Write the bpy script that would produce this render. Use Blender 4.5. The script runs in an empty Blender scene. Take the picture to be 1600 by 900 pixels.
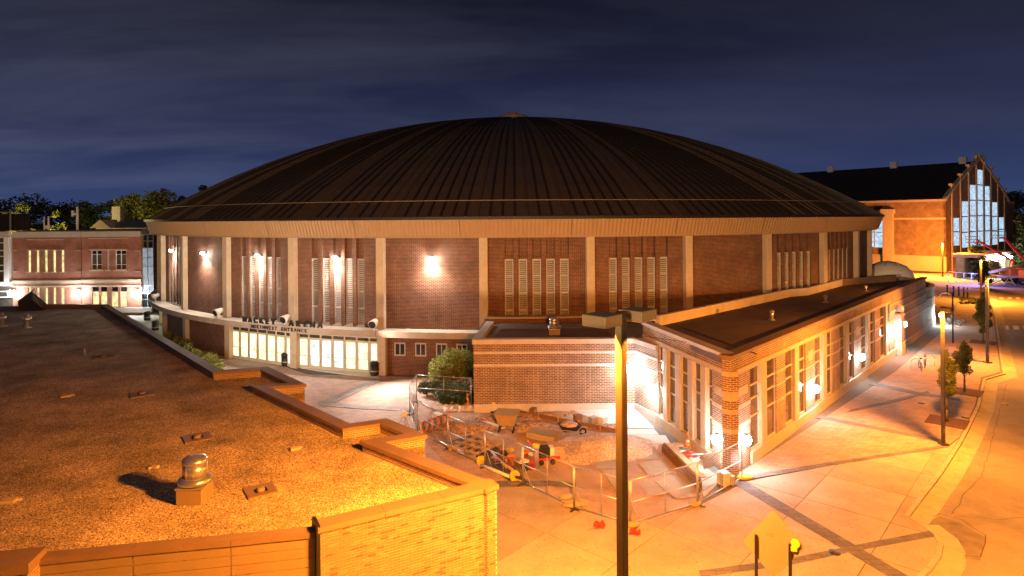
import bpy, bmesh, math, random
from mathutils import Vector, Matrix
random.seed(7)
SC = bpy.context.scene
COL = SC.collection
PI = math.pi
R_ = math.radians

# ------------------------------------------------------------------ camera
EYE = 11.65            # height of the parking deck the picture was taken from
FOC = 967.0            # focal length in photograph pixels (1600 wide)
ROLL = R_(0.4)
cam_d = bpy.data.cameras.new("camera")
cam = bpy.data.objects.new("camera", cam_d)
COL.objects.link(cam)
cam_d.sensor_width = 36.0
cam_d.lens = 36.0 * FOC / 1600.0
cam_d.shift_y = -108.0 / 1600.0
cam_d.clip_start = 0.1
cam_d.clip_end = 9000.0
cr, sr = math.cos(ROLL), math.sin(ROLL)
cam.matrix_world = Matrix(((cr, sr, 0, 0), (0, 0, -1, 0), (-sr, cr, 0, EYE), (0, 0, 0, 1)))
SC.camera = cam

def ray(px, py):
    u, v = (px - 800) / FOC, (342 - py) / FOC
    return u * cr + v * sr, v * cr - u * sr
def gp(px, py, z=0.0):
    """place on the level z that the photograph shows at px, py"""
    dx, dz = ray(px, py)
    t = (z - EYE) / dz
    return Vector((dx * t, t, z))
def dp(px, py, Y):
    dx, dz = ray(px, py)
    return Vector((dx * Y, Y, EYE + dz * Y))

# ------------------------------------------------------------------ render look
SC.view_settings.view_transform = 'Standard'
SC.view_settings.look = 'None'
SC.view_settings.exposure = 0.2
SC.view_settings.gamma = 1.0
SC.cycles.use_denoising = True
SC.cycles.max_bounces = 5
SC.cycles.diffuse_bounces = 3
SC.cycles.glossy_bounces = 3
SC.cycles.sample_clamp_indirect = 4.0
SC.cycles.use_light_tree = True

# ------------------------------------------------------------------ night sky
world = bpy.data.worlds.new("World")
SC.world = world
world.use_nodes = True
wn, wl = world.node_tree.nodes, world.node_tree.links
wn.clear()
def N(tree, kind, **kw):
    n = tree.nodes.new(kind)
    for k, v in kw.items():
        setattr(n, k, v)
    return n
WT = world.node_tree
out = N(WT, 'ShaderNodeOutputWorld')
bg = N(WT, 'ShaderNodeBackground')
sky = N(WT, 'ShaderNodeTexSky', sky_type='NISHITA')
sky.sun_disc = False
MOON_EL, MOON_ROT = R_(38), R_(200)
sky.sun_elevation = R_(-4.0)
sky.sun_rotation = MOON_ROT
tc = N(WT, 'ShaderNodeTexCoord')
sep = N(WT, 'ShaderNodeSeparateXYZ')
wl.new(tc.outputs['Generated'], sep.inputs[0])
ramp = N(WT, 'ShaderNodeValToRGB')
wl.new(sep.outputs['Z'], ramp.inputs[0])
cr_ = ramp.color_ramp
cr_.elements[0].position = 0.0
cr_.elements[0].color = (0.031, 0.053, 0.138, 1)
cr_.elements[1].position = 1.0
cr_.elements[1].color = (0.004, 0.005, 0.012, 1)
for p, c in ((0.05, (0.027, 0.041, 0.110, 1)), (0.13, (0.020, 0.0255, 0.067, 1)), (0.24, (0.0105, 0.0125, 0.032, 1)), (0.36, (0.0055, 0.0064, 0.0145, 1))):
    e = cr_.elements.new(p)
    e.color = c
# thin cloud sheets: flat, wind-drawn
dv = N(WT, 'ShaderNodeVectorMath', operation='DIVIDE')
zmx = N(WT, 'ShaderNodeMath', operation='ADD')
zmx.inputs[1].default_value = 0.12
wl.new(sep.outputs['Z'], zmx.inputs[0])
cmb = N(WT, 'ShaderNodeCombineXYZ')
for i in range(3):
    wl.new(zmx.outputs[0], cmb.inputs[i])
wl.new(tc.outputs['Generated'], dv.inputs[0])
wl.new(cmb.outputs[0], dv.inputs[1])
mp = N(WT, 'ShaderNodeMapping')
mp.inputs['Scale'].default_value = (0.5, 0.95, 0.0)
mp.inputs['Rotation'].default_value = (0, 0, R_(-14))
mp.inputs['Location'].default_value = (0.25, 1.1, 0)
wl.new(dv.outputs[0], mp.inputs[0])
cn = N(WT, 'ShaderNodeTexNoise')
cn.inputs['Scale'].default_value = 0.8
cn.inputs['Detail'].default_value = 6.0
cn.inputs['Roughness'].default_value = 0.58
cn.inputs['Distortion'].default_value = 0.35
wl.new(mp.outputs[0], cn.inputs['Vector'])
cramp = N(WT, 'ShaderNodeValToRGB')
cramp.color_ramp.elements[0].position = 0.41
cramp.color_ramp.elements[0].color = (0, 0, 0, 1)
cramp.color_ramp.elements[1].position = 0.74
cramp.color_ramp.elements[1].color = (0.042, 0.044, 0.058, 1)
wl.new(cn.outputs['Fac'], cramp.inputs[0])
add1 = N(WT, 'ShaderNodeMixRGB', blend_type='ADD')
add1.inputs[0].default_value = 1.0
wl.new(ramp.outputs[0], add1.inputs[1])
# the cloud is thicker over the western (left) half of the sky
cx = N(WT, 'ShaderNodeMapRange'); cx.inputs[1].default_value = -0.7; cx.inputs[2].default_value = 0.55
cx.inputs[3].default_value = 1.0; cx.inputs[4].default_value = 0.22
wl.new(sep.outputs['X'], cx.inputs[0])
cmul = N(WT, 'ShaderNodeMixRGB', blend_type='MULTIPLY'); cmul.inputs[0].default_value = 1.0
wl.new(cramp.outputs[0], cmul.inputs[1]); wl.new(cx.outputs[0], cmul.inputs[2])
wl.new(cmul.outputs[0], add1.inputs[2])
sks = N(WT, 'ShaderNodeMixRGB', blend_type='ADD')   # the last of the twilight
sks.inputs[0].default_value = 0.05
wl.new(add1.outputs[0], sks.inputs[1])
wl.new(sky.outputs[0], sks.inputs[2])
wl.new(sks.outputs[0], bg.inputs['Color'])
bg.inputs['Strength'].default_value = 1.0
wl.new(bg.outputs[0], out.inputs[0])

moon_d = bpy.data.lights.new("moon", 'SUN')
moon_d.energy = 0.02
moon_d.color = (0.8, 0.88, 1.0)
moon_d.angle = R_(0.5)
moon = bpy.data.objects.new("moon", moon_d)
COL.objects.link(moon)
moon.rotation_euler = (R_(50), 0, R_(-30))

SODIUM = (1.0, 0.31, 0.03)
HALIDE = (0.82, 0.94, 1.0)
WARMW = (1.0, 0.86, 0.72)

def point_light(name, loc, power, color, radius=0.12, parent=None):
    d = bpy.data.lights.new(name, 'POINT')
    d.energy, d.color, d.shadow_soft_size = power, color, radius
    o = bpy.data.objects.new(name, d)
    COL.objects.link(o)
    o.location = loc
    if parent: o.parent = parent
    return o
def spot_light(name, loc, target, power, color, angle=120, blend=0.6, radius=0.12, parent=None):
    d = bpy.data.lights.new(name, 'SPOT')
    d.energy, d.color, d.shadow_soft_size = power, color, radius
    d.spot_size, d.spot_blend = R_(angle), blend
    o = bpy.data.objects.new(name, d)
    COL.objects.link(o)
    o.location = loc
    v = Vector(target) - Vector(loc)
    o.rotation_euler = v.to_track_quat('-Z', 'Y').to_euler()
    if parent: o.parent = parent
    return o
def area_light(name, loc, target, power, color, sx=0.4, sy=0.3, parent=None):
    d = bpy.data.lights.new(name, 'AREA')
    d.energy, d.color = power, color
    d.shape, d.size, d.size_y = 'RECTANGLE', sx, sy
    o = bpy.data.objects.new(name, d)
    COL.objects.link(o)
    o.location = loc
    v = Vector(target) - Vector(loc)
    o.rotation_euler = v.to_track_quat('-Z', 'Y').to_euler()
    if parent: o.parent = parent
    return o

# ------------------------------------------------------------------ materials
def new_mat(name):
    m = bpy.data.materials.new(name)
    m.use_nodes = True
    t = m.node_tree
    b = t.nodes['Principled BSDF']
    return m, t, b
def objvec(t, scale=1.0):
    c = N(t, 'ShaderNodeTexCoord')
    return c.outputs['Object']
def mat(name, col, rough=0.75, var=0.25, scale=3.0, bump=0.0, bscale=60.0, metal=0.0, spec=0.3, emis=None, est=0.0, stain=0.0):
    """plain surface: colour with two sizes of mottling, optional grain relief"""
    m, t, b = new_mat(name)
    L = t.links
    v = objvec(t)
    n1 = N(t, 'ShaderNodeTexNoise'); n1.inputs['Scale'].default_value = scale; n1.inputs['Detail'].default_value = 6
    n2 = N(t, 'ShaderNodeTexNoise'); n2.inputs['Scale'].default_value = scale * 9; n2.inputs['Detail'].default_value = 3
    L.new(v, n1.inputs['Vector']); L.new(v, n2.inputs['Vector'])
    mx = N(t, 'ShaderNodeMath', operation='ADD'); L.new(n1.outputs['Fac'], mx.inputs[0])
    m2 = N(t, 'ShaderNodeMath', operation='MULTIPLY'); m2.inputs[1].default_value = 0.6
    L.new(n2.outputs['Fac'], m2.inputs[0]); L.new(m2.outputs[0], mx.inputs[1])
    mr = N(t, 'ShaderNodeMapRange'); mr.inputs[1].default_value = 0.4; mr.inputs[2].default_value = 1.2
    mr.inputs[3].default_value = 1 - var; mr.inputs[4].default_value = 1 + var
    L.new(mx.outputs[0], mr.inputs[0])
    cm = N(t, 'ShaderNodeMixRGB', blend_type='MULTIPLY'); cm.inputs[0].default_value = 1
    cm.inputs[1].default_value = (*col, 1)
    L.new(mr.outputs[0], cm.inputs[2])
    last = cm.outputs[0]
    if stain:
        n3 = N(t, 'ShaderNodeTexNoise'); n3.inputs['Scale'].default_value = scale * 0.35; n3.inputs['Detail'].default_value = 8; n3.inputs['Roughness'].default_value = 0.7
        L.new(v, n3.inputs['Vector'])
        r3 = N(t, 'ShaderNodeMapRange'); r3.inputs[1].default_value = 0.5; r3.inputs[2].default_value = 0.68; r3.inputs[3].default_value = 1; r3.inputs[4].default_value = 1 - stain
        L.new(n3.outputs['Fac'], r3.inputs[0])
        c3 = N(t, 'ShaderNodeMixRGB', blend_type='MULTIPLY'); c3.inputs[0].default_value = 1
        L.new(last, c3.inputs[1]); L.new(r3.outputs[0], c3.inputs[2]); last = c3.outputs[0]
    L.new(last, b.inputs['Base Color'])
    b.inputs['Roughness'].default_value = rough
    b.inputs['Metallic'].default_value = metal
    b.inputs['Specular IOR Level'].default_value = spec
    if bump:
        nb = N(t, 'ShaderNodeTexNoise'); nb.inputs['Scale'].default_value = bscale; nb.inputs['Detail'].default_value = 4
        L.new(v, nb.inputs['Vector'])
        bp = N(t, 'ShaderNodeBump'); bp.inputs['Strength'].default_value = bump; bp.inputs['Distance'].default_value = 0.02
        L.new(nb.outputs['Fac'], bp.inputs['Height']); L.new(bp.outputs[0], b.inputs['Normal'])
    if emis:
        b.inputs['Emission Color'].default_value = (*emis, 1)
        b.inputs['Emission Strength'].default_value = est
    return m

def brick_mat(name, c1, c2, mortar, bw=0.21, bh=0.07, ms=0.012, flat=False, bump=0.5, var=0.3):
    """brickwork that runs along any upright wall (or lies flat as paving)"""
    m, t, b = new_mat(name)
    L = t.links
    c = N(t, 'ShaderNodeTexCoord')
    if flat:
        vec = c.outputs['Object']
    else:
        cz = N(t, 'ShaderNodeVectorMath', operation='CROSS_PRODUCT')
        cz.inputs[0].default_value = (0, 0, 1)
        L.new(c.outputs['Normal'], cz.inputs[1])
        dt = N(t, 'ShaderNodeVectorMath', operation='DOT_PRODUCT')
        L.new(c.outputs['Object'], dt.inputs[0]); L.new(cz.outputs[0], dt.inputs[1])
        sp = N(t, 'ShaderNodeSeparateXYZ'); L.new(c.outputs['Object'], sp.inputs[0])
        cb = N(t, 'ShaderNodeCombineXYZ'); L.new(dt.outputs['Value'], cb.inputs[0]); L.new(sp.outputs['Z'], cb.inputs[1])
        vec = cb.outputs[0]
    br = N(t, 'ShaderNodeTexBrick')
    br.inputs['Color1'].default_value = (*c1, 1); br.inputs['Color2'].default_value = (*c2, 1); br.inputs['Mortar'].default_value = (*mortar, 1)
    br.inputs['Scale'].default_value = 1.0
    br.inputs['Mortar Size'].default_value = ms
    br.inputs['Mortar Smooth'].default_value = 0.2
    br.inputs['Bias'].default_value = 0.0
    br.inputs['Brick Width'].default_value = bw
    br.inputs['Row Height'].default_value = bh
    L.new(vec, br.inputs['Vector'])
    n1 = N(t, 'ShaderNodeTexNoise'); n1.inputs['Scale'].default_value = 0.9; n1.inputs['Detail'].default_value = 8; n1.inputs['Roughness'].default_value = 0.65
    L.new(c.outputs['Object'], n1.inputs['Vector'])
    mr = N(t, 'ShaderNodeMapRange'); mr.inputs[1].default_value = 0.3; mr.inputs[2].default_value = 0.7; mr.inputs[3].default_value = 1 - var; mr.inputs[4].default_value = 1 + var
    L.new(n1.outputs['Fac'], mr.inputs[0])
    cm = N(t, 'ShaderNodeMixRGB', blend_type='MULTIPLY'); cm.inputs[0].default_value = 1
    L.new(br.outputs['Color'], cm.inputs[1]); L.new(mr.outputs[0], cm.inputs[2])
    L.new(cm.outputs[0], b.inputs['Base Color'])
    b.inputs['Roughness'].default_value = 0.85
    b.inputs['Specular IOR Level'].default_value = 0.25
    bp = N(t, 'ShaderNodeBump'); bp.inputs['Strength'].default_value = bump; bp.inputs['Distance'].default_value = 0.01; bp.invert = True
    L.new(br.outputs['Fac'], bp.inputs['Height']); L.new(bp.outputs[0], b.inputs['Normal'])
    return m

def gravel_mat(name, dark, mid, light, scale):
    m, t, b = new_mat(name)
    L = t.links
    v = objvec(t)
    vo = N(t, 'ShaderNodeTexVoronoi'); vo.inputs['Scale'].default_value = scale
    L.new(v, vo.inputs['Vector'])
    sp = N(t, 'ShaderNodeSeparateColor'); L.new(vo.outputs['Color'], sp.inputs[0])
    rp = N(t, 'ShaderNodeValToRGB')
    e = rp.color_ramp.elements
    e[0].position, e[0].color = 0.0, (*dark, 1)
    e[1].position, e[1].color = 1.0, (*light, 1)
    x = e.new(0.45); x.color = (*mid, 1)
    x = e.new(0.8); x.color = (mid[0] * 1.5, mid[1] * 1.5, mid[2] * 1.5, 1)
    L.new(sp.outputs[0], rp.inputs[0])
    n1 = N(t, 'ShaderNodeTexNoise'); n1.inputs['Scale'].default_value = 0.45; n1.inputs['Detail'].default_value = 7; n1.inputs['Roughness'].default_value = 0.65
    L.new(v, n1.inputs['Vector'])
    mr = N(t, 'ShaderNodeMapRange'); mr.inputs[1].default_value = 0.3; mr.inputs[2].default_value = 0.7; mr.inputs[3].default_value = 0.42; mr.inputs[4].default_value = 1.5
    L.new(n1.outputs['Fac'], mr.inputs[0])
    cm = N(t, 'ShaderNodeMixRGB', blend_type='MULTIPLY'); cm.inputs[0].default_value = 1
    L.new(rp.outputs[0], cm.inputs[1]); L.new(mr.outputs[0], cm.inputs[2])
    L.new(cm.outputs[0], b.inputs['Base Color'])
    b.inputs['Roughness'].default_value = 0.9
    bp = N(t, 'ShaderNodeBump'); bp.inputs['Strength'].default_value = 0.55; bp.inputs['Distance'].default_value = 0.015; bp.invert = True
    L.new(vo.outputs['Distance'], bp.inputs['Height']); L.new(bp.outputs[0], b.inputs['Normal'])
    return m

def leaf_mat(name, c1, c2):
    m, t, b = new_mat(name)
    L = t.links
    g = N(t, 'ShaderNodeNewGeometry')
    rp = N(t, 'ShaderNodeValToRGB')
    rp.color_ramp.elements[0].color = (*c1, 1); rp.color_ramp.elements[1].color = (*c2, 1)
    L.new(g.outputs['Random Per Island'], rp.inputs[0])
    L.new(rp.outputs[0], b.inputs['Base Color'])
    b.inputs['Roughness'].default_value = 0.6
    b.inputs['Specular IOR Level'].default_value = 0.25
    tr = N(t, 'ShaderNodeBsdfTranslucent'); L.new(rp.outputs[0], tr.inputs['Color'])
    mx = N(t, 'ShaderNodeMixShader'); mx.inputs[0].default_value = 0.3
    o = t.nodes['Material Output']
    L.new(b.outputs[0], mx.inputs[1]); L.new(tr.outputs[0], mx.inputs[2]); L.new(mx.outputs[0], o.inputs[0])
    return m

def emit_mat(name, col, strength):
    m, t, b = new_mat(name)
    v = objvec(t)
    n = N(t, 'ShaderNodeTexNoise'); n.inputs['Scale'].default_value = 1.7; n.inputs['Detail'].default_value = 4
    t.links.new(v, n.inputs['Vector'])
    mr = N(t, 'ShaderNodeMapRange'); mr.inputs[1].default_value = 0.3; mr.inputs[2].default_value = 0.7
    mr.inputs[3].default_value = strength * 0.5; mr.inputs[4].default_value = strength * 1.3
    t.links.new(n.outputs['Fac'], mr.inputs[0])
    b.inputs['Base Color'].default_value = (0.1, 0.1, 0.1, 1)
    b.inputs['Roughness'].default_value = 0.15
    b.inputs['Emission Color'].default_value = (*col, 1)
    t.links.new(mr.outputs[0], b.inputs['Emission Strength'])
    return m

M = {}
M['arena_brick'] = brick_mat('arena_brick', (0.135, 0.046, 0.029), (0.072, 0.026, 0.018), (0.24, 0.165, 0.11), 0.30, 0.10, 0.016)
M['brick'] = brick_mat('plaza_brick', (0.24, 0.135, 0.088), (0.155, 0.085, 0.058), (0.50, 0.43, 0.34), 0.30, 0.10, 0.015)
M['left_brick'] = brick_mat('left_brick', (0.33, 0.10, 0.06), (0.23, 0.07, 0.045), (0.40, 0.28, 0.2), 0.4, 0.13, 0.016)
M['back_brick'] = brick_mat('back_brick', (0.22, 0.13, 0.07), (0.15, 0.085, 0.05), (0.33, 0.24, 0.16), 0.5, 0.17, 0.02)
M['annex_brick'] = brick_mat('annex_brick', (0.25, 0.155, 0.095), (0.19, 0.11, 0.065), (0.40, 0.34, 0.26), 0.2, 0.068, 0.011)
M['brick_a'] = mat('brick_tan', (0.235, 0.15, 0.09), 0.85, 0.3, 9, 0.4, 120)
M['brick_b'] = mat('brick_brown', (0.15, 0.085, 0.05), 0.85, 0.3, 9, 0.4, 120)
M['brick_c'] = mat('brick_light', (0.28, 0.19, 0.12), 0.85, 0.3, 9, 0.4, 120)
M['mortar'] = mat('mortar', (0.52, 0.47, 0.37), 0.95, 0.15, 6, 0.3, 150)
M['cream'] = mat('cream_limestone', (0.46, 0.385, 0.275), 0.8, 0.12, 2.5, 0.15, 60, stain=0.15)
M['concrete_ledge'] = mat('concrete_ledge', (0.42, 0.36, 0.29), 0.85, 0.16, 2.0, 0.2, 50, stain=0.25)
M['fascia'] = mat('fascia_metal', (0.37, 0.245, 0.13), 0.5, 0.08, 1.5, 0, metal=0.0, stain=0.08)
M['soffit'] = mat('soffit', (0.32, 0.24, 0.16), 0.7, 0.1, 2)
M['roof'] = mat('roof_bronze', (0.044, 0.029, 0.021), 0.5, 0.35, 0.9, 0.1, 20, spec=0.35)
M['roof_b'] = mat('roof_bronze_paler', (0.047, 0.031, 0.0225), 0.55, 0.35, 0.9, 0.1, 20, spec=0.35)  # slightly paler, rougher bronze; dome panels get it at random
M['roof_rib'] = mat('roof_rib', (0.012, 0.009, 0.008), 0.5, 0.2, 1)
M['wire'] = mat('roof_wire', (0.2, 0.145, 0.1), 0.5, 0.1, 1)
M['membrane'] = mat('roof_membrane', (0.11, 0.075, 0.075), 0.85, 0.3, 0.8, 0.2, 30, stain=0.4)
M['grey_membrane'] = mat('grey_membrane', (0.2, 0.18, 0.17), 0.85, 0.3, 1.0, 0.2, 30, stain=0.3)
M['louvre'] = mat('louvre_metal', (0.45, 0.42, 0.39), 0.5, 0.08, 2)
M['louvre_dark'] = mat('louvre_void', (0.02, 0.02, 0.022), 0.7, 0.1, 2)
M['frame_cream'] = mat('door_frame', (0.52, 0.49, 0.36), 0.5, 0.08, 3)
M['dark_glass'] = mat('dark_glass', (0.018, 0.02, 0.022), 0.04, 0.2, 0.7, spec=0.9)
M['office_glass'] = mat('office_glass', (0.085, 0.065, 0.047), 0.05, 0.6, 0.35, spec=1.0)
M['door_glow'] = emit_mat('lit_door_glass', (1.0, 0.93, 0.55), 1.5)
M['door_glow_cool'] = emit_mat('lit_door_glass_cool', (0.8, 0.97, 0.9), 1.3)
M['win_glow'] = emit_mat('lit_window_yellow', (1.0, 0.86, 0.36), 1.0)
M['gym_glow'] = emit_mat('lit_gym_window', (0.52, 0.77, 1.0), 0.85)
M['stair_glow'] = emit_mat('lit_stair_glass', (0.55, 0.66, 0.8), 0.45)
M['lamp_white'] = emit_mat('lamp_lens_white', (0.92, 0.97, 1.0), 90)
M['lamp_sodium'] = emit_mat('lamp_lens_sodium', (1.0, 0.6, 0.2), 40)
M['lamp_blue'] = emit_mat('lamp_lens_blue', (0.12, 0.2, 1.0), 60)
M['black_metal'] = mat('black_metal', (0.016, 0.016, 0.018), 0.45, 0.2, 5, spec=0.5)
M['bronze_pole'] = mat('bronze_pole', (0.04, 0.032, 0.022), 0.5, 0.15, 3, 0.1, 40, spec=0.5)
M['steel'] = mat('galvanised_steel', (0.5, 0.5, 0.48), 0.35, 0.15, 6, metal=0.75)
M['alu'] = mat('spun_aluminium', (0.72, 0.7, 0.66), 0.28, 0.1, 4, metal=0.9)
M['white_paint'] = mat('white_paint', (0.78, 0.77, 0.74), 0.5, 0.08, 4)
M['gravel'] = gravel_mat('roof_gravel', (0.03, 0.022, 0.013), (0.37, 0.27, 0.165), (0.95, 0.8, 0.56), 42.0)
M['pile'] = gravel_mat('pile_gravel', (0.36, 0.25, 0.19), (0.55, 0.41, 0.32), (0.72, 0.58, 0.47), 22.0)
M['earth'] = gravel_mat('dug_earth', (0.2, 0.12, 0.07), (0.36, 0.225, 0.135), (0.46, 0.31, 0.2), 9.0)
M['sub_base'] = mat('compacted_sub_base', (0.43, 0.30, 0.225), 0.95, 0.25, 1.4, 0.5, 40, stain=0.3)
M['siding'] = mat('siding_metal', (0.23, 0.17, 0.10), 0.55, 0.12, 1.5, 0.05, 60)
M['coping'] = mat('coping_metal', (0.20, 0.13, 0.08), 0.5, 0.15, 1.5, stain=0.2)
M['coping_pale'] = mat('coping_pale', (0.5, 0.45, 0.4), 0.55, 0.12, 1.5, stain=0.2)
M['asphalt'] = mat('road_concrete', (0.30, 0.25, 0.20), 0.9, 0.2, 0.5, 0.4, 90, stain=0.3)
M['patch'] = mat('asphalt_patch', (0.225, 0.185, 0.145), 0.95, 0.3, 2.0, 0.7, 60, stain=0.3)
M['crack'] = mat('crack_sealant', (0.08, 0.062, 0.045), 0.8, 0.2, 5)
M['ground'] = mat('open_ground', (0.05, 0.055, 0.03), 0.95, 0.4, 0.08, 0.4, 4)
M['kerb'] = mat('kerb_concrete', (0.42, 0.37, 0.29), 0.85, 0.15, 1.5, 0.3, 70, stain=0.25)
M['slab_a'] = mat('slab_concrete', (0.36, 0.305, 0.25), 0.85, 0.2, 0.9, 0.3, 80, stain=0.26)
M['slab_b'] = mat('slab_concrete_pale', (0.39, 0.335, 0.275), 0.85, 0.2, 0.9, 0.3, 80, stain=0.24)
M['slab_c'] = mat('slab_concrete_brown', (0.33, 0.275, 0.225), 0.85, 0.2, 0.9, 0.3, 80, stain=0.28)
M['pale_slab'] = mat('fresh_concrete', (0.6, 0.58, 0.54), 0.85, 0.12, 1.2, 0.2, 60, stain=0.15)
M['joint'] = mat('joint_sand', (0.15, 0.12, 0.1), 0.95, 0.2, 3)
M['pavers'] = brick_mat('brick_pavers', (0.44, 0.30, 0.22), (0.34, 0.225, 0.165), (0.24, 0.17, 0.13), 0.42, 0.21, 0.016, flat=True, bump=0.3, var=0.18)
M['pavers_pink'] = brick_mat('brick_pavers_pink', (0.52, 0.37, 0.32), (0.43, 0.295, 0.255), (0.34, 0.25, 0.22), 0.42, 0.21, 0.02, flat=True, bump=0.3, var=0.22)
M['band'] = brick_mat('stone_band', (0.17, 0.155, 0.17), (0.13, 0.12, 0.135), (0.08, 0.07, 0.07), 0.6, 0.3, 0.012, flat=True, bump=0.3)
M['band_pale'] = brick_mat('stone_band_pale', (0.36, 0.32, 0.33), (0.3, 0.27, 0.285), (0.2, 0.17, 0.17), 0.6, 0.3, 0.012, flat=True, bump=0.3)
M['mulch'] = mat('tree_pit_mulch', (0.12, 0.06, 0.03), 0.95, 0.5, 8, 0.8, 60)
M['grass'] = mat('grass_green', (0.06, 0.085, 0.025), 0.9, 0.5, 3, 0.8, 60)
M['road_paint'] = mat('road_paint', (0.75, 0.72, 0.66), 0.7, 0.25, 3, stain=0.35)
M['bark'] = mat('bark', (0.11, 0.085, 0.06), 0.9, 0.3, 8, 0.6, 40)
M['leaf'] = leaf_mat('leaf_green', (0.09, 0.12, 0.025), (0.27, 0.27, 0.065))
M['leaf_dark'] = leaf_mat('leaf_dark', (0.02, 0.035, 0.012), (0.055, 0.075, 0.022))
M['leaf_bush'] = leaf_mat('leaf_bush', (0.09, 0.12, 0.025), (0.3, 0.3, 0.07))
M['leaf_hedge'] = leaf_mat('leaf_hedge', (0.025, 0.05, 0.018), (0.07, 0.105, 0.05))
M['wood'] = mat('timber', (0.42, 0.28, 0.15), 0.8, 0.25, 4, 0.3, 50)
M['wood_dark'] = mat('timber_dark', (0.2, 0.11, 0.055), 0.85, 0.25, 4, 0.3, 50)
M['ply'] = mat('plywood', (0.4, 0.33, 0.25), 0.85, 0.25, 1.6, 0.25, 40, stain=0.3)
M['orange'] = mat('orange_plastic', (0.75, 0.2, 0.03), 0.5, 0.1, 4)
M['yellow'] = mat('yellow_paint', (0.75, 0.5, 0.04), 0.45, 0.12, 4)
M['red'] = mat('red_plastic', (0.6, 0.04, 0.025), 0.5, 0.12, 4)
M['blue'] = mat('blue_plastic', (0.05, 0.06, 0.3), 0.5, 0.12, 4)
M['tan_paint'] = mat('tan_paint', (0.4, 0.28, 0.14), 0.6, 0.2, 3, stain=0.3)
M['purple'] = mat('violet_grey_paint', (0.27, 0.22, 0.36), 0.6, 0.12, 4)
M['rubber'] = mat('rubber', (0.015, 0.015, 0.015), 0.8, 0.2, 4)
M['slate'] = mat('green_slate', (0.10, 0.13, 0.12), 0.7, 0.25, 1.5, 0.3, 12)
M['dark_slate'] = brick_mat('dark_slate', (0.038, 0.03, 0.03), (0.028, 0.022, 0.022), (0.012, 0.01, 0.01), 0.9, 0.6, 0.05, flat=True, bump=0.3)
M['plastic_sheet'] = mat('plastic_sheet', (0.62, 0.58, 0.56), 0.35, 0.3, 6, 0.6, 14)
M['copper_letter'] = mat('letter_bronze', (0.03, 0.022, 0.018), 0.4, 0.2, 6, metal=0.4)
M['sign_back'] = mat('sign_back_orange', (0.20, 0.165, 0.145), 0.5, 0.1, 2)
M['pink_pipe'] = mat('clay_pipe', (0.45, 0.3, 0.24), 0.6, 0.15, 5)

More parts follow.
